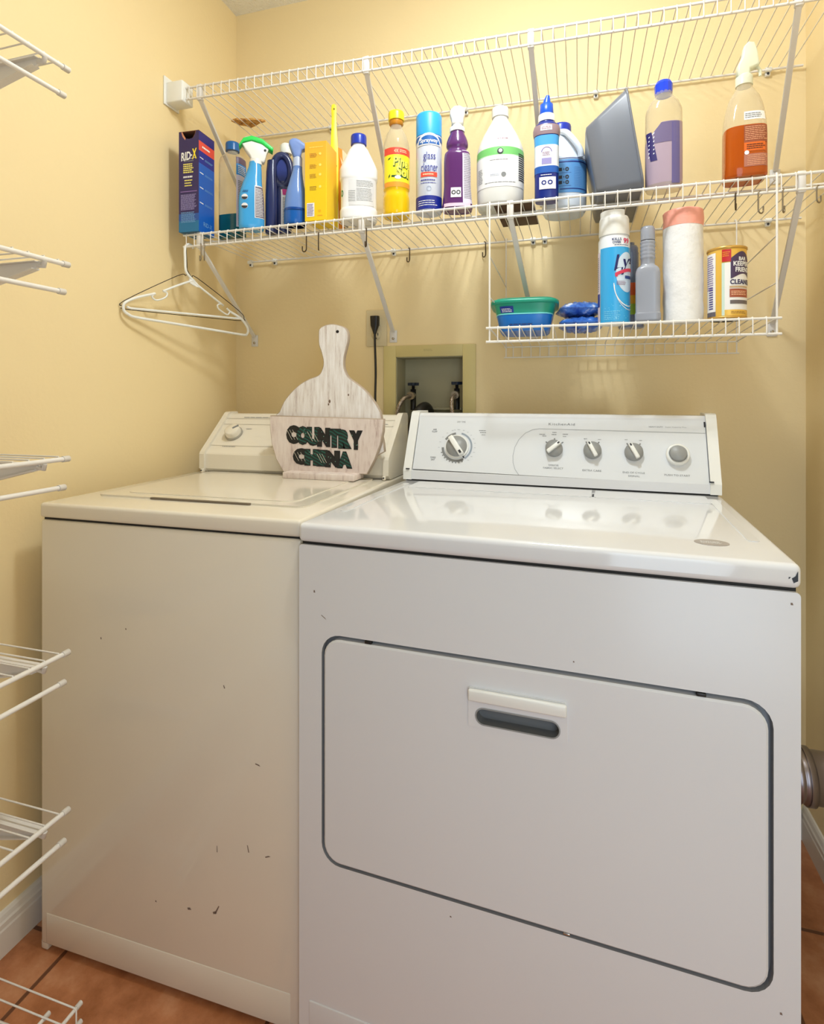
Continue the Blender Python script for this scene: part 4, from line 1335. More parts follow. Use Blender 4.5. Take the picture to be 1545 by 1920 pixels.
def lab(m):
    f = lambda u, v: Bs.pt(-PI / 2 + u / .03, v, .0006); g = lambda u, v: Bs.pt(-PI / 2 + u / .03, v, .0010)
    for z in (.085, .060):
        m.grid(lambda a, r: f(-.018 + r * math.cos(a), z + r * 1.0 * math.sin(a)), 0, 2 * PI, 0, .008, WHT, 18, 1)
        m.grid(lambda a, r: g(-.018 + r * math.cos(a), z + r * math.sin(a)), PI, 2 * PI, 0.0, .0075, INK, 8, 1)
    m.scribble(g, -.017, .101, .014, .008, 2, mat('print_navy', rgb(30, 60, 120), .5), .5, 15)
    m.grid(f, .009, .034, .028, .120, WHT, 8, 6)
    m.grid(g, .011, .034, .030, .117, mat('label_brown_grey', rgb(112, 98, 112), .5), 8, 6)
    g2 = lambda u, v: Bs.pt(-PI / 2 + u / .03, v, .0014)
    m.scribble(g2, .022, .072, .020, .08, 18, WINK, .4, 16, .1)


part(t, 'label', lab)

# 4 navy detergent bottle with loop handle ----------------------------
t = bottle('detergent_bottle', 'navy bottle with large loop handle and white cap, between two spray bottles', .3080, -.256); t.scale = (1.04, 1.0, 1.08)
NVY = mat('navy_plastic', rgb(40, 50, 96), .22)
K = .00143
X_ = lambda px: (px - 513) * K
Z_ = lambda py: (430 - py) * K


def nav(m):
    col = Body(smooth_secs([(0, .0155, .018, 3, X_(502), 0), (.005, .017, .020, 3, X_(502), 0), (.10, .0165, .019, 2.6, X_(502), 0), (.16, .0145, .016, 2.2, X_(502), 0), (.19, .013, .014, 2, X_(503), 0)]), 28)
    col.mesh(m, NVY)
    pts = [(X_(503) + 0.0, 0, .175)] + [(X_(519) + .0225 * math.cos(a), 0, Z_(313) + .040 * math.sin(a)) for a in [PI - .35 - (PI + .9) * k / 18 for k in range(19)]]
    m.tube([(X_(521) + .0235 * math.cos(a), 0, Z_(313) + .0405 * math.sin(a)) for a in [2 * PI * k / 32 for k in range(32)]], .0098, NVY, 12, closed=True)
    m.lathe([(.001, .0045), (.012, .006), (.0195, .001), (.021, -.006)], mat('navy_plastic_inner', rgb(36, 56, 130), .2), 32, mtx=Matrix.Translation((X_(521), .006, Z_(313))) @ Matrix.Scale(1.9, 4, (0, 0, 1)) @ Matrix.Rotation(-PI / 2, 4, 'X'))
    b2 = Body(smooth_secs([(0, .018, .017, 3.2, X_(525), .003), (.005, .020, .019, 3.2, X_(525), .003), (.10, .0195, .018, 3, X_(525), .003), (.125, .017, .013, 2.5, X_(523), .004), (.140, .010, .008, 2, X_(523), .004)]), 32)
    b2.mesh(m, NVY)
    b3 = Body(smooth_secs([(.10, .014, .010, 3, X_(526), .016), (.19, .013, .010, 2.6, X_(526), .016), (.225, .010, .010, 2, X_(527), .016)]), 24)
    b3.mesh(m, mat('navy_plastic_inner', rgb(28, 40, 96), .3))
    return b2


def nav_l(m):
    b2 = Body([(0, .0200, .019, 3.2, X_(525), .003), (.005, .0203, .0193, 3.2, X_(525), .003), (.1, .0198, .0183, 3, X_(525), .003), (.125, .0173, .0133, 2.5, X_(523), .004)])
    f = lambda u, v: b2.pt(-PI / 2 + u / .0195, v, .0008); g = lambda u, v: b2.pt(-PI / 2 + u / .0195, v, .0012)
    m.grid(f, -.008, .026, .012, .115, WHT, 12, 8)
    m.grid(g, -.004, .026, .100, .116, mat('label_magenta', rgb(200, 40, 140), .4), 10, 3)
    m.scribble(g, .009, .055, .026, .078, 18, GINK, .45, 17, .1)


part(t, 'bottle_body', nav)
part(t, 'label', nav_l)
part(t, 'cap', lambda m: m.lathe([(.0155, .218), (.0165, .226), (.0160, .240), (.012, .2445), (0, .2445)], PLAW, 28, (X_(529), .016)), 'white cap')

# 5 pale blue spray bottle --------------------------------------------
t = bottle('spray_bottle', 'clear pale blue spray bottle with lavender blue trigger, left of the yellow carton', .3945, -.312); t.scale = (1, 1, .955)
LAV = clear('lavender_blue_plastic', rgb(112, 148, 214), .88, .12, (0.6, 0.75, 1))
Bl = Body(smooth_secs([(0, .028, .026, 2.2), (.006, .030, .028, 2.2), (.05, .029, .027, 2.2), (.09, .026, .024, 2.1, 0.001, 0), (.13, .018, .017, 2, .003, 0), (.162, .0125, .0125, 2, .0055, 0), (.166, .0125, .0125, 2, .0055, 0)]))
part(t, 'bottle_body', lambda m: Bl.mesh(m, LAV))
part(t, 'liquid', lambda m: (Bl.mesh(m, mat('royal_blue_liquid', rgb(18, 92, 176), .2), .0, .045, -.0004), m.lathe([(.0304, .038), (.0304, .043)], mat('royal_blue_ring', rgb(14, 70, 150), .2), 40)), 'royal blue liquid')


def hd(m):
    rprism(m, P2([(543, 271), (544, 265), (549, 261), (556, 260), (563, 263), (573, 270), (580, 274), (580, 279), (572, 280), (567, 282), (565, 290), (565.5, 297), (552, 297), (550, 290), (546, 279)][::-1], 555, 262, .2405, .00147), -.0125, .0125, mat('lavender_blue_solid', rgb(118, 146, 208), .3), .005, 3)
    m.lathe([(.0125, .160), (.0125, .190), (.0115, .194)], mat('pale_grey_blue', rgb(180, 194, 222), .35), 24, (.0055, 0))
    m.box(.035, .044, -.002, .002, .219, .2215, INK)


part(t, 'trigger_head', hd)

# 6 yellow carton -----------------------------------------------------
t = thing('duster_refill_carton', 'yellow and orange carton with small pictures, in the middle of the lower shelf', 'box', (0.4650, -0.335, zs(.47)), math.radians(4))
YL1 = mat('carton_yellow', rgb(244, 206, 34), .4)
rr_ = ramp_noise  # keep name short
nt, N, L, b0 = nodes(YL1)
tc = N.new('ShaderNodeTexCoord'); sp = N.new('ShaderNodeSeparateXYZ'); mr = N.new('ShaderNodeValToRGB')
mr.color_ramp.elements[0].position = .08; mr.color_ramp.elements[0].color = (*rgb(244, 206, 30), 1)
mr.color_ramp.elements[1].position = .19; mr.color_ramp.elements[1].color = (*rgb(250, 182, 56), 1)
L.new(tc.outputs['Object'], sp.inputs[0]); L.new(sp.outputs['Z'], mr.inputs['Fac']); L.new(mr.outputs['Color'], b0.inputs['Base Color'])


def yc(m):
    m.box(-.030, .0305, 0, .075, .001, .208, YL1, .0008, 1, smooth=False)
    f = lambda u, v: (u, -.0006, v)
    for i, z in enumerate((.172, .143, .118, .086)):
        m.scribble(f, -.006, z, .020, .012, 4, mat('print_brown', rgb(120, 80, 50), .6), .35, 30 + i, .5)
        m.grid(lambda a, r: f(.013 + r * math.cos(a), z + .003 + r * math.sin(a)), 0, 2 * PI, 0, .0035, mat('print_light_yellow', rgb(250, 226, 110), .5), 12, 1)
    m.scribble(f, .004, .193, .042, .003, 1, mat('print_light_yellow', rgb(250, 226, 110), .5), .6, 35)
    m.add([f(-.024, .012), f(-.003, .012), f(-.003, .048), f(-.024, .048)], [(0, 1, 2, 3)], WHT)
    m.scribble(lambda u, v: (u, -.0009, v), -.0135, .030, .018, .032, 8, mat('print_lilac_dark', rgb(120, 96, 160), .5), .5, 36, .05)
    m.scribble(f, .012, .026, .008, .007, 2, mat('print_orange', rgb(240, 150, 40), .5), .5, 38)
    m.scribble(f, .013, .014, .016, .004, 1, mat('print_orange', rgb(240, 150, 40), .5), .5, 37)


part(t, 'carton_box', yc)

t = thing('duster_wand', 'upright yellow plastic duster wand with a hole in its tip, behind the yellow carton', 'duster', (0.474, -0.2395, zs(.47)), face_cam(.474, -.24))
YP = mat('yellow_plastic', rgb(248, 232, 40), .35)


def dh(m):
    out = [(-.006, .0), (.010, .0), (.012, .10), (.0125, .20), (.011, .235), (.0085, .27), (.0065, .31), (.0075, .335), (.0065, .348), (0, .352), (-.0065, .348), (-.0075, .335), (-.0065, .31), (-.0080, .27), (-.009, .235), (-.0085, .20), (-.007, .1)]
    rprism(m, [(a, b_) for a, b_ in out], -.0025, .0025, YP, .001)
    m.lathe([(.0026, 0), (.0026, .0008)], mat('hole_olive', rgb(150, 130, 20), .6), 12, mtx=Matrix.Translation((0, -.0026, .337)) @ Matrix.Rotation(PI / 2, 4, 'X'))
    m.add([(-.003, -.0028, .19), (.008, -.0028, .178), (.008, -.0028, .1805), (-.003, -.0028, .193)], [(0, 1, 2, 3)], mat('print_brown', rgb(120, 80, 50), .6))


part(t, 'handle', dh)
t = bottle('refill_packet', 'orange plastic refill packet between yellow carton and white bleach bottle', .494, -.222, cat='packet')
OR = clear('orange_film', rgb(250, 160, 60), .86, .3, (1, .8, .5))


def pk(m):
    out = [(-.015, .235), (-.003, .228), (.012, .212), (.028, .186), (.024, .150), (.016, .080), (.008, .0), (-.012, .0), (-.014, .10)]
    n = len(out)
    A = [(a, -.004 - .003 * math.sin(i), b_) for i, (a, b_) in enumerate(out)]; Bq = [(a, .006, b_) for a, b_ in out]
    m.add(A + [(0.003, -.016, .12)], [(i, n, (i + 1) % n) for i in range(n)], OR)
    m.add(Bq, [tuple(range(n))[::-1]], OR)
    m.add(A + Bq, [(i, (i + 1) % n, (i + 1) % n + n, i + n) for i in range(n)], OR)
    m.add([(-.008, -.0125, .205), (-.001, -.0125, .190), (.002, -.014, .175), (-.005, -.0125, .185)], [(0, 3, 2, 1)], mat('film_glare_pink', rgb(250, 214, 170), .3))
    m.add([(.004, -.014, .080), (.010, -.014, .080), (.010, -.014, .118), (.004, -.014, .118)], [(0, 1, 2, 3)], mat('print_cream', rgb(240, 214, 160), .5))


part(t, 'film_bag', pk)
part(t, 'grey_handle', lambda m: m.box(.004, .014, -.030, -.022, 0, .062, mat('warm_grey_plastic', rgb(166, 158, 150), .4), .003), 'grey plastic stub')

# 7 white bleach bottle ------------------------------------------------
t = bottle('bleach_bottle', 'opaque white bottle with dark blue cap, left of the pine cleaner', .566, -.285)
Bb = Body(smooth_secs([(0, .046, .034, 2.4), (.006, .049, .037, 2.4), (.028, .0495, .037, 2.4), (.034, .047, .035, 2.4), (.105, .0475, .0355, 2.4), (.112, .050, .037, 2.4), (.135, .050, .037, 2.4), (.160, .040, .031, 2.3), (.19, .026, .022, 2.1), (.205, .0165, .0165, 2), (.213, .0165, .0165, 2)]))
part(t, 'bottle_body', lambda m: Bb.mesh(m, mat('glossy_white_plastic', rgb(240, 240, 242), .2)))
cap(t, .0205, .205, .231, mat('royal_blue_cap', rgb(24, 54, 172), .3))


def lab(m):
    f = lambda u, v: Bb.pt(-PI / 2 + u / .045, v, .0006); g = lambda u, v: Bb.pt(-PI / 2 + u / .045, v, .0010)
    m.grid(f, -.030, .048, .036, .104, mat('label_pale_grey', rgb(222, 222, 224), .45), 16, 4)
    for c_, z, w_, h_, r_, s_ in ((.018, .092, .05, .018, 5, 40), (.018, .064, .05, .034, 9, 41), (-.020, .060, .022, .030, 7, 42)):
        m.scribble(g, c_, z, w_, h_, r_, GINK, .32, s_, .1)


part(t, 'label', lab)
part(t, 'emblem', lambda m: m.grid(lambda a, r: Bb.pt(-PI / 2 + (-.052 + r * math.cos(a) * .5) / .045, .070 + r * math.sin(a), .0006), 0, 2 * PI, .005, .009, mat('print_green', rgb(40, 140, 70), .5), 16, 1), 'green printed ring')

# 8 yellow pine cleaner ------------------------------------------------
t = bottle('pine_cleaner_bottle', 'clear bottle of yellow pine cleaner with yellow cap and yellow label', .674, -.295)
Bp = Body(smooth_secs([(0, .031, .031, 2), (.005, .0335, .0335, 2), (.040, .034, .034, 2), (.050, .0335, .0335, 2), (.062, .0315, .0315, 2), (.070, .0335, .0335, 2), (.080, .034, .034, 2), (.170, .034, .034, 2), (.19, .032, .032, 2), (.21, .026, .026, 2), (.228, .017, .017, 2), (.236, .0145, .0145, 2), (.24, .0145, .0145, 2)]))
part(t, 'bottle_body', lambda m: Bp.mesh(m, CLR, .070, None, 0, False))
part(t, 'liquid', lambda m: Bp.mesh(m, clear('golden_liquid', rgb(252, 206, 20), .85, .08, (1, .82, .1)), .0, .070), 'golden yellow liquid')
part(t, 'neck_ring', lambda m: m.lathe([(.0155, .236), (.0185, .240), (.0175, .249)], mat('amber_plastic', rgb(200, 130, 30), .3), 28), 'amber neck ring')
cap(t, .0200, .249, .272, mat('lemon_cap', rgb(248, 226, 36), .35))


def lab(m):
    f = lambda u, v: Bp.pt(-PI / 2 + u / .034, v, .0006); g = lambda u, v: Bp.pt(-PI / 2 + u / .034, v, .0010); h = lambda u, v: Bp.pt(-PI / 2 + u / .034, v, .0014)
    RD = mat('label_red', rgb(232, 74, 56), .4); YL = mat('label_yellow', rgb(248, 232, 44), .4)
    m.grid(f, -.036, .060, .150, .168, RD, 20, 2); m.grid(f, -.036, .060, .082, .150, YL, 20, 4); m.grid(f, -.036, .060, .070, .082, mat('label_orange', rgb(246, 160, 50), .4), 20, 2)
    m.text('4X', h, .000, .159, .011, .0085, mat('print_peach', rgb(255, 200, 160), .5), .02); m.scribble(h, .020, .159, .022, .008, 2, mat('print_peach', rgb(255, 200, 160), .5), .55, 43, .1)
    OL = mat('print_dark_green', rgb(28, 78, 32), .5); YT = mat('print_lemon', rgb(252, 240, 90), .5)
    m.grid(g, -.012, .034, .093, .098, OL, 10, 1)
    for s, u, v, w_, h_ in (('Pine', .013, .1320, .040, .0240), ('Sol', .017, .1080, .034, .0260)):
        m.text(s, g, u + .0014, v - .0018, w_ * 1.09, h_ * 1.10, OL, .07, -.08)
        m.text(s, h, u, v, w_, h_, YT, .03, -.08)
    for u, v, a in ((-.018, .140, .6), (-.018, .096, 1.2)):
        m.add([g(u - .006 * math.cos(a), v - .006 * math.sin(a)), g(u + .002 * math.sin(a), v - .002 * math.cos(a)), g(u + .006 * math.cos(a), v + .006 * math.sin(a)), g(u - .002 * math.sin(a), v + .002 * math.cos(a))], [(0, 1, 2, 3)], OL)
    m.grid(lambda a, r: h(.004 + r * 1.8 * math.cos(a), .0925 + r * math.sin(a)), 0, 2 * PI, 0, .0045, WHT, 16, 1)


part(t, 'label', lab)

# 9 aerosol glass cleaner ------------------------------------------------
t = bottle('aerosol_can', 'tall glass cleaner spray can with light blue cap, left of the purple spray bottle', .763, -.302, cat='spray can')
Bc = Body([(0, .031, .031, 2), (.003, .0325, .0325, 2), (.186, .0325, .0325, 2), (.190, .031, .031, 2)], 56)
part(t, 'can', lambda m: Bc.mesh(m, mat('silver_blue_paint', rgb(206, 212, 228), .3, .1)))
part(t, 'cap', lambda m: m.lathe([(.0322, .189), (.0322, .240), (.0300, .245), (.024, .2475), (0, .2480)], mat('light_blue_cap', rgb(44, 166, 240), .4), 48), 'light blue cap')


def lab(m):
    f = lambda u, v: Bc.pt(-PI / 2 + u / .0325, v, .0005); g = lambda u, v: Bc.pt(-PI / 2 + u / .0325, v, .0010); h = lambda u, v: Bc.pt(-PI / 2 + u / .0325, v, .0014)
    PB = mat('label_blue', rgb(28, 96, 176), .4); DB = mat('label_deep_blue', rgb(14, 36, 140), .4); BT = mat('print_violet_blue', rgb(58, 62, 150), .5)
    m.grid(f, -.10, .10, .172, .1905, PB, 40, 2)
    m.grid(lambda a, r: g(r * 1.05 * math.cos(a), .160 + r * 1.0 * math.sin(a)), 0, PI, .0, .031, WHT, 24, 12)
    m.grid(lambda a, r: h(r * .98 * math.cos(a), .163 + r * .72 * math.sin(a)), 0, PI, .0, .029, PB, 24, 12)
    hh = lambda u, v: Bc.pt(-PI / 2 + u / .0325, v, .0018)
    m.text('Sprayway', hh, 0, .1700, .045, .0130, WINK, .02)
    m.text('glass', h, .001, .1310, .030, .024, BT, .0)
    m.text('cleaner', h, .001, .1060, .042, .021, BT, .0)
    m.grid(g, -.021, .021, .082, .0935, mat('label_red', rgb(232, 74, 56), .4), 8, 1)
    m.scribble(h, 0, .0878, .030, .006, 1, mat('print_peach', rgb(255, 200, 160), .5), .6, 44, .1)
    m.scribble(g, 0, .0740, .042, .005, 1, BT, .6, 45, .1)
    m.scribble(g, 0, .067, .044, .004, 1, BT, .4, 50)
    m.grid(f, -.10, .10, .003, .036, DB, 40, 3)
    m.scribble(g, -.004, .018, .05, .016, 3, WINK, .3, 51, .1)
    m.grid(lambda a, r: g(r * math.cos(a), .053 + r * math.sin(a)), 0, 2 * PI, .0045, .006, mat('print_grey_blue', rgb(170, 178, 200), .5), 16, 1)


part(t, 'label', lab)

# 10 purple spray bottle --------------------------------------------------
t = bottle('spray_bottle', 'purple spray bottle with white sprayer head, right of the glass cleaner can', .835, -.300)
PUR = clear('purple_plastic', rgb(94, 46, 108), .93, .12, (.6, .3, .7))
Bu = Body(smooth_secs([(0, .036, .027, 3), (.006, .038, .029, 3), (.02, .036, .028, 3), (.06, .033, .027, 2.8), (.12, .033, .027, 2.8), (.140, .031, .026, 2.6), (.148, .025, .021, 2.4), (.152, .024, .021, 2.2), (.160, .027, .023, 2.2), (.175, .025, .021, 2), (.197, .016, .016, 2), (.203, .0155, .0155, 2)]))
part(t, 'bottle_body', lambda m: Bu.mesh(m, PUR))
part(t, 'sprayer_head', lambda m: (m.lathe([(.0185, .196), (.0185, .206), (.015, .208), (.0145, .214)], PLAW, 28),
                                  rprism(m, [(-.014, .212), (.0155, .212), (.0155, .226), (.0190, .236), (.0185, .250), (.006, .2570), (-.008, .2560), (-.0165, .247), (-.0185, .238), (-.014, .226)], -.016, .016, PLAW, .005, 3)), 'white sprayer head')


def lab(m):
    f = lambda u, v: Bu.pt(-PI / 2 + u / .031, v, .0006); g = lambda u, v: Bu.pt(-PI / 2 + u / .031, v, .0010); h = lambda u, v: Bu.pt(-PI / 2 + u / .031, v, .0014)
    m.grid(f, .014, .040, .012, .142, mat('label_lilac_white', rgb(214, 206, 226), .4), 8, 10)
    m.scribble(g, .027, .078, .020, .112, 26, GINK, .4, 55, .1)
    m.grid(g, -.016, .010, .026, .050, WHT, 6, 2)
    for c_ in (-.009, .003):
        m.grid(lambda a, r: h(c_ + r * math.cos(a), .038 + r * math.sin(a)), 0, 2 * PI, .003, .0055, INK, 14, 1)
    m.grid(g, -.030, .030, .004, .012, mat('label_pale_pink', rgb(236, 206, 226), .4), 12, 1)


part(t, 'label', lab)

# 11 vinegar jug ------------------------------------------------------------
t = bottle('vinegar_jug', 'large translucent white jug with a green banded label, resting on a brown tray', .937, -.266, zs(.937) + .0045)
TW = clear('translucent_white_plastic', rgb(238, 238, 236), .82, .25, (1, 1, .95))
Bv = Body(smooth_secs([(0, .054, .050, 2.3), (.007, .057, .053, 2.3), (.11, .058, .054, 2.3), (.145, .056, .052, 2.2), (.18, .043, .041, 2), (.205, .029, .028, 2), (.222, .0195, .0195, 2), (.228, .0185, .0185, 2)]))
part(t, 'jug_body', lambda m: Bv.mesh(m, TW))
part(t, 'liquid', lambda m: Bv.mesh(m, clear('pale_vinegar', rgb(238, 226, 190), .6, .1, (1, .97, .85)), .002, .10, .002))
cap(t, .0205, .228, .252, PLAW, label='white cap')


def lab(m):
    f = lambda u, v: Bv.pt(-PI / 2 + u / .056, v, .0006); g = lambda u, v: Bv.pt(-PI / 2 + u / .056, v, .0011)
    m.grid(f, -.075, .075, .040, .116, WHT, 24, 6)
    m.grid(lambda u, v: f(u, v - abs(u) * .04), -.075, .075, .116, .136, mat('label_green', rgb(118, 196, 112), .4), 24, 2)
    h = lambda u, v: Bv.pt(-PI / 2 + u / .056, v, .0016)
    m.grid(lambda a, r: g(r * math.cos(a), .124 + r * math.sin(a)), 0, 2 * PI, .0, .0075, INK, 18, 2)
    m.grid(lambda a, r: h(.0005 + r * math.cos(a), .125 + r * math.sin(a)), 0, 2 * PI, .0, .0045, WHT, 14, 1)
    m.scribble(g, .0, .104, .05, .004, 1, GINK, .3, 60)
    m.grid(lambda a, r: g(.008 + r * math.cos(a), .068 + r * math.sin(a)), 0, 2 * PI, .0, .006, GINK, 14, 1)
    m.scribble(g, -.012, .068, .024, .006, 2, mat('print_grey_blue', rgb(170, 178, 200), .5), .4, 61)
    m.scribble(g, .0, .050, .075, .005, 1, GINK, .3, 62, .1)
    m.scribble(g, -.052, .070, .016, .036, 9, GINK, .4, 63, .1)
    for k in range(13):
        z = .056 + k * .0052
        m.grid(g, .046, .072, z, z + .0028, INK, 4, 1)
    m.scribble(lambda u, v: Bv.pt(-PI / 2 + u / .05, v, .0008), .008, .157, .030, .004, 1, mat('print_mauve', rgb(150, 100, 120), .5), .5, 64)


part(t, 'label', lab)

t = thing('brown_tray', 'flat dark brown tray under the vinegar jug, seen through the lower shelf wires', 'tray', (0.975, -0.235, zs(.975)))
part(t, 'tray', lambda m: m.box(-.048, .046, -.085, .100, 0, .004, mat('dark_brown_board', rgb(84, 56, 38), .7), .001))

# 12 toilet cleaner -----------------------------------------------------------
t = bottle('toilet_cleaner_bottle', 'narrow blue bottle with pointed blue nozzle, in front of the bleach jug', 1.0515, -.3065)
Bt = Body(smooth_secs([(0, .026, .022, 3), (.005, .0275, .0235, 3), (.13, .0275, .0235, 3), (.150, .0285, .024, 2.6), (.162, .031, .025, 2.4), (.176, .028, .023, 2.2), (.184, .020, .018, 2), (.188, .018, .018, 2)]))
TB = mat('deep_blue_plastic', rgb(18, 40, 128), .25)
part(t, 'bottle_body', lambda m: Bt.mesh(m, TB))
part(t, 'collar', lambda m: m.lathe([(.0195, .186), (.0190, .202), (.016, .204)], PLAW, 28), 'white collar')


def nz(m):
    CBL = mat('bright_blue_plastic', rgb(14, 84, 206), .3)
    m.lathe([(.0150, .203), (.0160, .208), (.0150, .228), (.0100, .231)], CBL, 28)
    m.tube([(0, 0, .226), (.001, -.001, .238), (.003, -.002, .249)], [.0105, .008, .0042], CBL, 18)


part(t, 'nozzle', nz, 'pointed blue nozzle')


def lab(m):
    f = lambda u, v: Bt.pt(-PI / 2 + u / .0255, v, .0006); g = lambda u, v: Bt.pt(-PI / 2 + u / .0255, v, .0011); h = lambda u, v: Bt.pt(-PI / 2 + u / .0255, v, .0015)
    m.grid(f, -.06, .06, .076, .125, mat('label_white_blue', rgb(226, 232, 244), .4), 30, 3)
    m.grid(f, -.06, .06, .125, .148, mat('label_sky_blue2', rgb(70, 160, 226), .4), 30, 2)
    m.grid(f, -.06, .06, .060, .076, mat('label_blue2', rgb(24, 88, 176), .4), 30, 2)
    m.grid(f, -.06, .06, .150, .174, mat('label_taupe', rgb(146, 122, 130), .4), 30, 3)
    m.grid(g, -.013, .012, .158, .170, WHT, 4, 1)
    m.scribble(h, 0, .164, .02, .008, 2, mat('print_mauve', rgb(150, 100, 120), .5), .5, 70)
    m.grid(lambda a, r: g(.0 + r * math.cos(a), .108 + r * math.sin(a)), 0, PI, .0105, .012, mat('print_lilac_dark', rgb(120, 96, 160), .5), 14, 1)
    m.scribble(g, 0, .104, .018, .010, 3, mat('print_mauve', rgb(150, 100, 120), .5), .5, 71)
    m.grid(g, -.011, .011, .080, .094, mat('print_lilac_grey', rgb(150, 142, 196), .5), 4, 1)
    m.grid(g, -.016, .020, .022, .050, WHT, 6, 2)
    for c_ in (-.006, .008):
        m.grid(lambda a, r: h(c_ + r * math.cos(a), .037 + r * math.sin(a)), 0, 2 * PI, .003, .0055, TB, 12, 1)
    m.scribble(g, .002, .055, .03, .004, 1, WINK, .4, 72)


part(t, 'label', lab)

# 13 bleach jug with handle ----------------------------------------------------
t = bottle('bleach_jug', 'pale jug with blue cap, looped handle and blue label, left of the dishpan', 1.088, -.190)
Bj = Body(smooth_secs([(0, .048, .045, 2.5), (.010, .054, .052, 2.5), (.10, .055, .053, 2.4), (.125, .054, .052, 2.4), (.135, .053, .051, 2.3), (.160, .046, .044, 2.2), (.185, .034, .033, 2, -.004, 0), (.203, .021, .021, 2, -.007, 0), (.212, .0205, .0205, 2, -.007, 0)]))
PJ = mat('pale_blue_white_plastic', rgb(222, 230, 240), .25)
part(t, 'jug_body', lambda m: Bj.mesh(m, PJ))
cap(t, .0245, .204, .229, mat('royal_blue_cap', rgb(24, 54, 172), .3), (-.007, 0))
part(t, 'handle', lambda m: m.tube(bez([(-.008, -.022, .203), (.006, -.040, .192), (.024, -.053, .165), (.038, -.054, .140), (.040, -.050, .125)], 5), .0075, PJ, 12))


def lab(m):
    f = lambda u, v: Bj.pt(-PI / 2 + u / .058, v, .0006); g = lambda u, v: Bj.pt(-PI / 2 + u / .058, v, .0011); h = lambda u, v: Bj.pt(-PI / 2 + u / .058, v, .0015)
    DBL = mat('print_navy_line', rgb(24, 40, 120), .5)
    m.grid(f, -.09, .09, .040, .122, mat('label_steel_blue', rgb(92, 150, 206), .4), 30, 5)
    m.grid(g, -.09, .09, .114, .117, DBL, 30, 1); m.grid(g, -.09, .09, .124, .1255, DBL, 30, 1); m.grid(g, -.01, .09, .048, .050, DBL, 20, 1)
    for z in (.097, .078, .065):
        m.grid(lambda a, r: h(.008 + r * math.cos(a), z + r * math.sin(a)), 0, 2 * PI, .0022, .0048, INK, 12, 1)
        m.grid(g, -.014, -.005, z - .004, z + .004, INK, 2, 1)
        m.text('+', h, .0, z, .004, .004, INK, .01)
    for z in (.088, .056):
        m.grid(g, -.016, .018, z, z + .0006, DBL, 8, 1)
    m.scribble(g, .036, .080, .020, .05, 12, mat('print_sky', rgb(110, 160, 214), .5), .4, 75, .1)


part(t, 'label', lab)

# 14 grey dishpan on its side ------------------------------------------------
t = thing('dishpan', 'dark grey plastic dishpan standing on its side, right of the bleach jug', 'dishpan', (1.20, -0.19, zs(1.2)))
GP = mat('glossy_grey_plastic', rgb(112, 116, 126), .3)


def pan(m):
    def ringq(t_, ins=0.0):
        xb, zb = 1.1645 - 1.2 + (1.2605 - 1.1645) * t_, .0
        xt, zt_ = 1.138 - 1.2 + (1.2235 - 1.138) * t_, .160 + (.229 - .160) * t_
        y0, y1 = -.143 - .008 * t_ + .010 * (1 - t_), .105 + .03 * t_
        pts = []
        for (u, v) in rrect(0 + ins, 1 - ins, 0 + ins, 1 - ins, .09, 5):
            x = xb + (xt - xb) * v; z = zb + (zt_ - zb) * v
            pts.append(Vector((x, y0 + (y1 - y0) * u, z)))
        return pts
    Rs = [ringq(-.02, .10), ringq(-.005, .04), ringq(.03, .0), ringq(.35), ringq(.7), ringq(1.0)]
    m.rings(Rs, GP, True, True, False)
    In = [ringq(1.0, .012), ringq(.5, .015), ringq(.05, .03)]
    m.rings(In, GP, True, False, False)
    m.add(In[-1], [tuple(range(len(In[-1])))], GP)
    a, b_ = Rs[-1], In[0]; n = len(a)
    m.add(a + b_, [(i, (i + 1) % n, (i + 1) % n + n, i + n) for i in range(n)], GP)


part(t, 'pan', pan)


def rim(m):
    def P(u, v):
        x = .0605 + (.0235 - .0605) * v; z = .229 * v
        return Vector((x + .001, -.153 + .291 * u, z + .001))
    m.tube([P(u, v) for u, v in rrect(0, 1, 0.012, 1, .09, 4)], .0026, GP, 8, closed=True)


part(t, 'rim', rim)

# 15 clear bottle with purple label -------------------------------------------
t = bottle('cleaner_bottle', 'clear bottle with bright blue cap and purple label, right of the grey dishpan', 1.3065, -.302)
Bq_ = Body(smooth_secs([(0, .036, .026, 2.6), (.005, .0385, .028, 2.6), (.10, .0385, .028, 2.6), (.16, .038, .028, 2.5), (.178, .037, .027, 2.4), (.196, .030, .024, 2.2), (.208, .020, .019, 2), (.214, .018, .018, 2), (.218, .018, .018, 2)]))
part(t, 'bottle_body', lambda m: Bq_.mesh(m, CLR))
part(t, 'cap', lambda m: m.lathe([(.0175, .2125), (.0185, .218), (.0190, .236), (.015, .243), (0, .2440)], mat('vivid_blue_cap', rgb(22, 66, 220), .15), 12, smooth=False), 'bright blue cap')


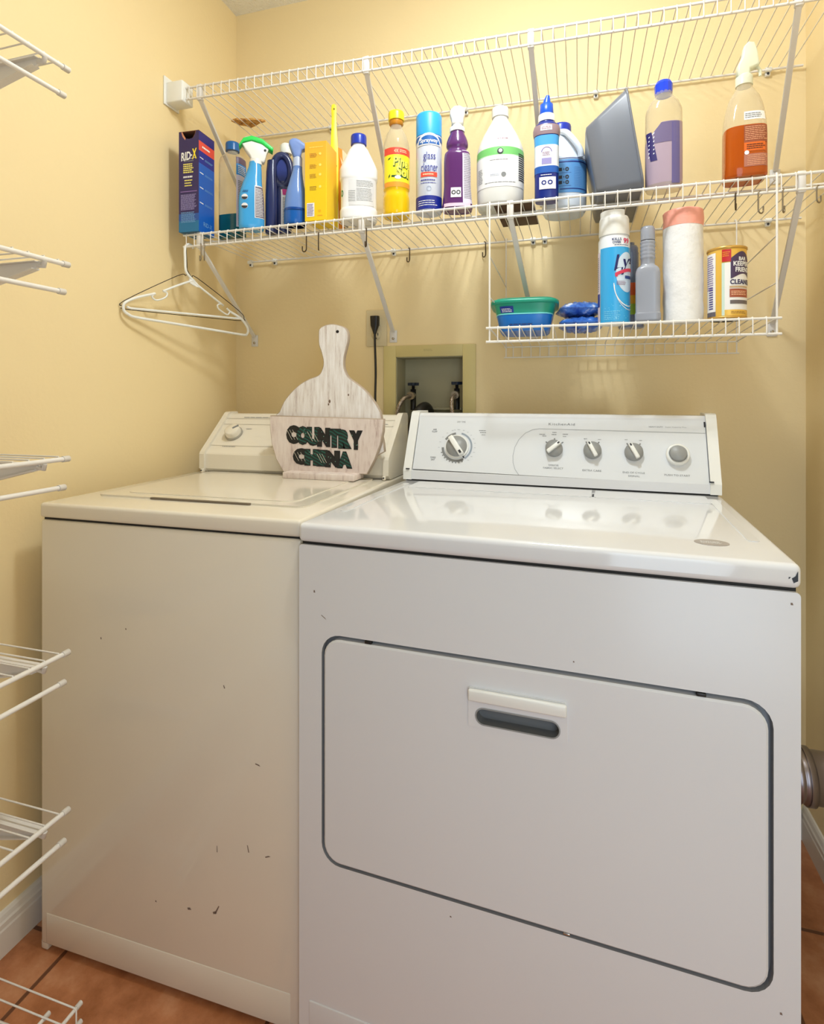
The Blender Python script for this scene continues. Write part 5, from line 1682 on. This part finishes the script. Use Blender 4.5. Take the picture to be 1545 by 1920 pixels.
def lab(m):
    f = lambda u, v: Bq_.pt(-PI / 2 + u / .034, v, .0006); g = lambda u, v: Bq_.pt(-PI / 2 + u / .034, v, .0011)
    PU = mat('label_dull_violet', rgb(96, 88, 140), .35); LI = mat('label_mauve_grey', rgb(172, 152, 168), .3)
    def top(u): return .143 - .0 if u > -.005 else .143 - (-.005 - u) * 1.1
    m.grid(lambda u, k: f(u, .002 + (top(u) - .002) * k), -.045, .045, 0, 1, LI, 30, 8)
    m.grid(lambda u, k: g(u, .098 + (top(u) - .099) * k), -.022, .034, 0, 1, mat('label_dark_violet', rgb(112, 100, 136), .3), 10, 2)
    m.grid(lambda u, k: g(u, .006 + (.140 - .006) * k), .018, .034, 0, 1, PU, 6, 4)
    m.grid(lambda u, k: g(u - (k - .5) * .012, .060 + (.125 - .060) * k), -.034, -.020, 0, 1, mat('label_dark_violet2', rgb(58, 52, 110), .3), 6, 6)
    h = lambda u, v: Bq_.pt(-PI / 2 + u / .034, v, .0015)
    for k in range(6):
        z = .068 + k * .009
        m.add([h(-.032, z), h(-.020, z + .008), h(-.020, z + .0105), h(-.032, z + .0025)], [(0, 1, 2, 3)], WINK)


part(t, 'label', lab)

# 16 amber spray bottle ---------------------------------------------------------
t = bottle('spray_bottle', 'clear spray bottle half full of amber liquid, right end of the lower shelf', 1.4640, -.312, rz=math.radians(-2))
Ba = Body(smooth_secs([(0, .038, .034, 4), (.005, .040, .036, 4), (.09, .040, .036, 3.6), (.12, .0395, .0345, 3), (.15, .036, .031, 2.5), (.175, .029, .026, 2.2), (.193, .019, .018, 2), (.203, .0145, .0145, 2), (.207, .0145, .0145, 2)]))
part(t, 'bottle_body', lambda m: Ba.mesh(m, CLR, .106, None, 0, False))
part(t, 'liquid', lambda m: Ba.mesh(m, clear('amber_liquid', rgb(190, 88, 20), .76, .08, (.9, .42, .08)), .0, .106), 'amber orange liquid')
FR = clear('frosted_plastic', rgb(236, 240, 222), .6, .3, (.97, 1, .93))


def sp_(m):
    m.lathe([(.0165, .203), (.0165, .222), (.013, .226)], FR, 26)
    rprism(m, [(-.0150, .222), (.010, .222), (.010, .236), (.026, .240), (.027, .246), (.023, .2740), (.0175, .2900), (.006, .2930), (-.002, .285), (-.006, .262), (-.014, .246)], -.012, .012, FR, .004, 2)
    m.tube([(.022, 0, .246), (.030, 0, .232), (.030, 0, .220)], [.004, .0035, .003], FR, 8)


part(t, 'sprayer_head', sp_, 'frosted sprayer head')


def lab(m):
    f = lambda u, v: Ba.pt(-PI / 2 + u / .038, v, .0006); g = lambda u, v: Ba.pt(-PI / 2 + u / .038, v, .0011)
    RB_ = mat('label_rust', rgb(150, 78, 52), .4)
    m.grid(f, -.008, .036, .068, .104, RB_, 8, 2); m.grid(f, -.008, .030, .050, .068, mat('label_bright_orange', rgb(222, 104, 30), .4), 8, 2); m.grid(f, -.008, .036, .018, .044, mat('label_pinkish', rgb(176, 112, 92), .4), 8, 2)
    m.scribble(g, .014, .087, .040, .030, 8, mat('print_cream_orange', rgb(226, 160, 120), .5), .4, 81, .1)
    m.scribble(g, .014, .059, .034, .012, 3, mat('print_dark_brown', rgb(70, 30, 16), .5), .4, 82, .1)
    m.scribble(g, .016, .031, .036, .022, 6, mat('print_cream_orange', rgb(226, 160, 120), .5), .35, 83, .1)
    m.grid(lambda a, r: g(-.003 + r * math.cos(a), .047 + r * math.sin(a)), 0, 2 * PI, .0, .0045, WHT, 14, 1)


part(t, 'label', lab)

def lab2(m):
    f = lambda u, v: Ba.pt(-PI / 2 + u / .038, v, .0006); g = lambda u, v: Ba.pt(-PI / 2 + u / .038, v, .0011)
    m.grid(f, -.008, .034, .116, .134, WHT, 8, 2)
    m.scribble(g, .012, .125, .036, .012, 3, GINK, .4, 80)


part(t, 'sticker', lab2, 'small white printed sticker')

# ------------------------------------------------------------------ on the small rack
def zr(y):
    return RZ + (RB - RZ) * (y - RYF) / (RYB - RYF) + 0.0052


# tub of wipes
t = thing('wipes_tub', 'blue and green rectangular plastic tub at the left end of the hanging rack', 'tub', (0.992, -0.205, zr(-0.27) - .0016))
t.rotation_euler = (math.atan2(RB - RZ, RYB - RYF), 0, math.radians(3))
TBL = mat('tub_blue', rgb(20, 112, 200), .25); TGR = mat('tub_green', rgb(24, 156, 128), .3)
Btb = Body([(0, .058, .048, 5), (.004, .062, .052, 5), (.040, .070, .058, 5), (.0405, .0705, .0585, 5), (.041, .070, .058, 5), (.068, .077, .064, 5)], 56)
part(t, 'tub_body', lambda m: (Btb.mesh(m, TBL, 0, .040), Btb.mesh(m, TGR, .041, .068), Btb.mesh(m, mat('tub_line', rgb(120, 220, 224), .3), .0395, .0425, -.0006)))


def lidp(m):
    R = []
    for z, rx, ry in ((.066, .080, .067), (.067, .0845, .071), (.074, .0845, .071), (.077, .081, .068), (.0775, .076, .063), (.081, .073, .060), (.082, .068, .055)):
        b_ = Body([(z, rx, ry, 5)])
        R.append([b_.pt(2 * PI * k / 56, z) for k in range(56)])
    m.rings(R, mat('tub_green', rgb(24, 156, 128), .3), True)


part(t, 'lid', lidp, 'green snap lid')
part(t, 'label', lambda m: (m.grid(lambda u, v: Btb.pt(-PI / 2 + u / .06, v, .0008), -.048, -.024, .044, .060, mat('label_ink_blue', rgb(20, 50, 150), .4), 4, 1),
                            m.scribble(lambda u, v: Btb.pt(-PI / 2 + u / .06, v, .0014), -.036, .050, .018, .010, 3, WINK, .4, 90)))
part(t, 'printed_band', lambda m: m.scribble(lambda u, v: Btb.pt(-PI / 2 + u / .06, v, .0008), 0, .012, .07, .012, 2, mat('print_navy', rgb(30, 60, 120), .5), .5, 91))


def pouch(x, y, z, L_, W_, H_, rz, label, seed, mt):
    rnd_ = random.Random(seed)
    m = MB()
    nu, nv = 22, 14
    def s(u, v, sg):
        a, b_ = abs(u) ** 2.6, abs(v) ** 2.6
        h_ = max(0.0, (1 - a) * (1 - b_)) ** .55
        wr = .0022 * math.sin(u * 17 + seed * 2 + v * 7) * h_ + .0012 * math.sin(v * 31 + u * 11)* h_
        return Vector((u * L_ / 2, v * W_ / 2, H_ / 2 + sg * (H_ / 2 * h_) + wr))
    for sg in (1, -1):
        vs = [s(-1 + 2 * i / nu, -1 + 2 * j / nv, sg) for j in range(nv + 1) for i in range(nu + 1)]
        fs = [(j * (nu + 1) + i, j * (nu + 1) + i + 1, (j + 1) * (nu + 1) + i + 1, (j + 1) * (nu + 1) + i) for j in range(nv) for i in range(nu)]
        if sg < 0: fs = [f[::-1] for f in fs]
        m.add(vs, fs, mt, True)
    o = m.build('wipes_packet'); o.location = (x, y, z); o.rotation_euler = (0, 0, rz)
    return tag(o, label, 'packet')


FOIL = mat('blue_foil_film', rgb(42, 92, 190), .22)
ramp_noise(FOIL, 38, [(0.35, rgb(28, 66, 150)), (0.60, rgb(70, 124, 210)), (0.74, rgb(220, 230, 244))])
FOIL2 = mat('blue_white_film', rgb(90, 130, 206), .25)
ramp_noise(FOIL2, 38, [(0.34, rgb(36, 74, 170)), (0.56, rgb(84, 134, 216)), (0.68, rgb(226, 232, 244))])
pouch(1.130, -.205, zr(-.24), .108, .120, .036, .05, 'crinkled blue packet under another packet, between the tub and the blue spray can', 3, FOIL)
pouch(1.127, -.205, zr(-.24) + .0358, .104, .110, .036, .2, 'crinkled blue and white packet stacked on top of the lower blue packet', 8, FOIL2)

# disinfectant can
t = bottle('aerosol_can', 'blue disinfectant spray can with stepped white cap, on the hanging rack', 1.2025, -.292, zr(-.32), cat='spray can')
Bz = Body([(0, .033, .033, 2), (.003, .0345, .0345, 2), (.192, .0345, .0345, 2), (.199, .0315, .0315, 2), (.203, .0315, .0315, 2)], 56)
part(t, 'can', lambda m: Bz.mesh(m, mat('can_white', rgb(226, 230, 236), .3)))


def zc_(m):
    m.lathe([(.0330, .202), (.0335, .206), (.0325, .240)], PLAW, 48, cap1=False)
    m.rings([[Vector((.0325 * math.cos(a), .0325 * math.sin(a), .240 if not (-1.0 < a - PI * 0 < 0.9) else .240)) for a in [2 * PI * k / 48 - PI for k in range(48)]],
             [Vector((.0300 * math.cos(a), .0300 * math.sin(a), .246)) for a in [2 * PI * k / 48 - PI for k in range(48)]]], PLAW, True, False, True)
    # taller left part of the cap
    o = [(.0302 * math.cos(a), .0302 * math.sin(a)) for a in [math.radians(52) + math.radians(266) * k / 30 for k in range(31)]]
    m.prism(o, lambda u, v, d: Vector((u, v, d)), .2580, .238, PLAW)


part(t, 'cap', zc_, 'stepped white cap')


def lab(m):
    f = lambda u, v: Bz.pt(-PI / 2 + u / .0345, v, .0005); g = lambda u, v: Bz.pt(-PI / 2 + u / .0345, v, .0010); h = lambda u, v: Bz.pt(-PI / 2 + u / .0345, v, .0014); hh = lambda u, v: Bz.pt(-PI / 2 + u / .0345, v, .0018)
    LBU = mat('label_cyan', rgb(56, 170, 232), .3); DK = mat('print_ink_blue', rgb(20, 24, 96), .5)
    m.grid(f, -.034, .075, .003, .172, LBU, 30, 6)
    m.grid(g, -.0545, -.035, .003, .165, mat('label_lilac_white', rgb(214, 206, 226), .4), 8, 4)
    m.grid(h, -.050, -.036, .040, .070, mat('label_ink_blue', rgb(20, 50, 150), .4), 4, 2)
    m.scribble(h, -.044, .115, .012, .08, 18, GINK, .4, 92, .1)
    m.text('KILLS', h, .006, .189, .020, .0055, DK, .02); m.text('OVER', h, .006, .182, .018, .0055, DK, .02)
    m.text('99', h, .028, .1855, .015, .012, mat('print_red_pink', rgb(214, 60, 90), .5), .03)
    m.scribble(g, .018, .176, .034, .003, 1, DK, .4, 93)
    # white swoosh field behind the script
    m.grid(lambda a, r: g(.030 + r * math.cos(a), .115 + 1.75 * r * math.sin(a)), 0, 2 * PI, .0, .026, mat('label_pale_blue', rgb(206, 224, 244), .35), 32, 10)
    m.grid(lambda a, r: h(.034 + r * math.cos(a), .090 + 1.5 * r * math.sin(a)), PI * 1.0, PI * 1.7, .0335, .0352, WINK, 20, 1)
    m.grid(lambda a, r: h(.038 + r * math.cos(a), .086 + 1.5 * r * math.sin(a)), PI * 1.0, PI * 1.7, .0365, .0375, WINK, 20, 1)
    m.text('Ly', hh, .020, .132, .036, .046, DK, .012, .12, .9, .3)
    m.text('sol', hh, .054, .146, .030, .020, DK, .012, .12, 1, .3)
    m.grid(lambda u, k: hh(u, .106 + .011 * math.sin((u - .004) * 40) + k * .0075), .002, .056, 0, 1, mat('print_red_pink', rgb(214, 60, 90), .5), 18, 1)
    m.add([hh(.003, .104), hh(.007, .104), hh(.010, .114), hh(.006, .114)], [(0, 1, 2, 3)], mat('print_red_pink', rgb(214, 60, 90), .5))
    m.grid(hh, .024, .045, .100, .107, mat('print_steel', rgb(50, 76, 140), .5), 4, 1)
    m.scribble(hh, .016, .090, .022, .010, 4, mat('print_mauve', rgb(150, 100, 120), .5), .4, 94, .1)
    rn_ = random.Random(4)
    for k in range(24):
        u, v, r = rn_.uniform(-.022, .034), rn_.uniform(.008, .05), rn_.uniform(.0006, .0018)
        m.grid(lambda a, q: g(u + q * math.cos(a), v + q * math.sin(a)), 0, 2 * PI, 0, r, mat('label_bubble', rgb(120, 206, 244), .3), 10, 1)
    m.scribble(g, -.004, .018, .036, .022, 5, mat('label_bubble', rgb(120, 206, 244), .3), .4, 95)


part(t, 'label', lab)

# grey bottles
GB = mat('silver_grey_plastic', rgb(152, 156, 168), .25)
t = bottle('drain_cleaner_bottle', 'silver grey square bottle with ribbed neck, between the blue spray can and the white roll', 1.2725, -.312, zr(-.33))
Bg = Body(smooth_secs([(0, .0255, .020, 5), (.004, .0270, .0215, 5), (.018, .0270, .0215, 5), (.021, .0255, .0205, 5), (.108, .0255, .0205, 5), (.120, .0225, .0185, 4), (.128, .0150, .0145, 2.2), (.132, .0145, .0145, 2)]))


def gb(m):
    Bg.mesh(m, GB)
    pr = [(.0145, .130), (.0145, .140)]
    for k in range(5):
        z = .141 + k * .0085
        pr += [(.0150, z), (.0162, z + .003), (.0150, z + .006)]
    m.lathe(pr, GB, 28)


part(t, 'bottle_body', gb)
part(t, 'cap', lambda m: m.lathe([(.0150, .183), (.0150, .208), (.0125, .2135), (0, .214)], GB, 28))
t = bottle('drain_cleaner_bottle', 'darker grey bottle with orange and yellow label, half hidden behind the blue spray can', 1.2430, -.240, zr(-.26), rz=.1)
Bh = Body(smooth_secs([(0, .026, .022, 4), (.004, .0275, .0235, 4), (.095, .0265, .0230, 4), (.115, .020, .018, 3), (.13, .0175, .0175, 2), (.178, .0175, .0175, 2)]))
part(t, 'bottle_body', lambda m: Bh.mesh(m, mat('blue_grey_plastic', rgb(120, 128, 148), .25)))
part(t, 'cap', lambda m: m.lathe([(.0165, .177), (.0165, .190), (.013, .1955), (.008, .197), (.008, .203), (0, .203)], mat('blue_grey_plastic', rgb(120, 128, 148), .25), 24))
part(t, 'label', lambda m: (m.grid(lambda u, v: Bh.pt(-PI / 2 + u / .0255, v, .0006), -.010, .040, .075, .105, mat('label_vivid_orange', rgb(240, 96, 26), .4), 14, 3),
                            m.grid(lambda u, v: Bh.pt(-PI / 2 + u / .0255, v, .0006), -.010, .040, .055, .075, mat('label_amber', rgb(246, 176, 30), .4), 14, 3),
                            m.grid(lambda u, v: Bh.pt(-PI / 2 + u / .0255, v, .0006), -.010, .040, .030, .055, mat('label_lime', rgb(170, 200, 60), .4), 14, 3)), 'orange, yellow and green label')

# white roll with pink end
t = bottle('plastic_bag_roll', 'tall white wrapped roll with pink top, on the hanging rack', 1.348, -.290, zr(-.33), cat='roll')
WR = bump(mat('white_wrapped_film', rgb(238, 238, 238), .4), 60, .5, 4, .004)
PK = bump(mat('pink_film', rgb(246, 168, 150), .4), 60, .5, 4, .004)


def roll(m, z0, z1, mt, r, top=False):
    R = []
    n, k = 48, 14
    for j in range(k + 1):
        z = z0 + (z1 - z0) * j / k
        R.append([Vector(((r + .0006 * math.sin(3 * a + z * 90) + .0004 * math.sin(7 * a - z * 160)) * math.cos(a), (r + .0006 * math.sin(3 * a + z * 90)) * math.sin(a), z)) for a in [2 * PI * i / n for i in range(n)]])
    if top:
        for f_, dz in ((.93, .003), (.8, .0045), (.4, .004)):
            R.append([Vector((r * f_ * math.cos(a), r * f_ * math.sin(a), z1 + dz)) for a in [2 * PI * i / n for i in range(n)]])
    m.rings(R, mt, True)


part(t, 'roll_body', lambda m: roll(m, 0, .210, WR, .0410))
part(t, 'top_band', lambda m: roll(m, .2100, .244, PK, .0414, True), 'pink top band')

# cleanser can
t = bottle('cleanser_can', 'gold and white cleanser powder can with dark purple logo, right end of the hanging rack', 1.4335, -.300, zr(-.33), cat='can')
Bk = Body([(0, .0370, .0370, 2), (.002, .0375, .0375, 2), (.1475, .0375, .0375, 2)], 56)
GOLD = mat('can_gold', rgb(236, 190, 84), .35, .2)
part(t, 'can', lambda m: (Bk.mesh(m, GOLD), m.lathe([(.0375, .1475), (.0392, .149), (.0392, .153), (.0360, .1545), (.0350, .151), (0, .151)], mat('can_rim_gold', rgb(206, 164, 84), .3, .6), 56),
                          m.lathe([(.0375, 0.0), (.0390, .0005), (.0390, .004), (.0376, .005)], mat('can_rim_gold', rgb(206, 164, 84), .3, .6), 56)))


def lab(m):
    f = lambda u, v: Bk.pt(-PI / 2 + u / .0375, v, .0005); g = lambda u, v: Bk.pt(-PI / 2 + u / .0375, v, .0010); h = lambda u, v: Bk.pt(-PI / 2 + u / .0375, v, .0014)
    WP = mat('label_cream_white', rgb(240, 238, 236), .4); DP = mat('label_plum', rgb(70, 52, 88), .4); RDD = mat('label_crimson', rgb(196, 36, 40), .4)
    m.grid(f, -.052, -.022, .006, .142, WP, 8, 4); m.grid(f, -.052, -.022, .006, .016, DP, 8, 1)
    m.scribble(g, -.037, .100, .022, .075, 16, mat('print_lilac_dark', rgb(120, 96, 160), .5), .4, 100, .1)
    for k in range(10):
        m.grid(g, -.040, -.028, .022 + k * .005, .0245 + k * .005, mat('print_indigo', rgb(56, 50, 140), .5), 3, 1)
    m.grid(f, -.004, .060, .018, .118, WP, 20, 4)
    m.grid(f, -.0095, -.004, .006, .118, mat('label_mint', rgb(206, 226, 214), .4), 2, 4)
    m.grid(g, -.009, .008, .120, .146, RDD, 6, 2); m.scribble(h, -.001, .136, .013, .012, 3, mat('print_orange', rgb(240, 150, 40), .5), .5, 103)
    m.grid(lambda u, k: g(u, .088 + .006 * math.cos(u * 90) * -1 + (.128 - .088 + .008 * math.sin(u * 60)) * k), .007, .060, 0, 1, DP, 20, 3)
    m.text('BAR', h, .032, .1255, .018, .008, WINK, .03, 0); m.text('KEEPERS', h, .034, .1150, .044, .010, WINK, .03, 0); m.text('FRIEND', h, .034, .1025, .036, .0100, WINK, .03, 0)
    m.text('CLEANSER', h, .034, .0765, .056, .0105, mat('print_ink_violet', rgb(40, 34, 84), .5), .03, 0)
    m.grid(g, .005, .050, .044, .062, mat('label_brown_red', rgb(168, 88, 60), .4), 10, 1); m.grid(g, .005, .050, .064, .068, mat('label_tan', rgb(196, 168, 130), .4), 10, 1)
    m.grid(g, .006, .050, .030, .038, mat('label_grey_brown', rgb(110, 100, 100), .4), 10, 1)
    m.scribble(h, .026, .053, .036, .010, 3, mat('print_peach', rgb(255, 200, 160), .5), .4, 101, .1)
    m.grid(f, -.004, .060, .006, .018, GOLD, 12, 1)
    m.scribble(g, .026, .012, .036, .006, 2, mat('print_brown', rgb(120, 80, 50), .6), .35, 102)


part(t, 'label', lab)
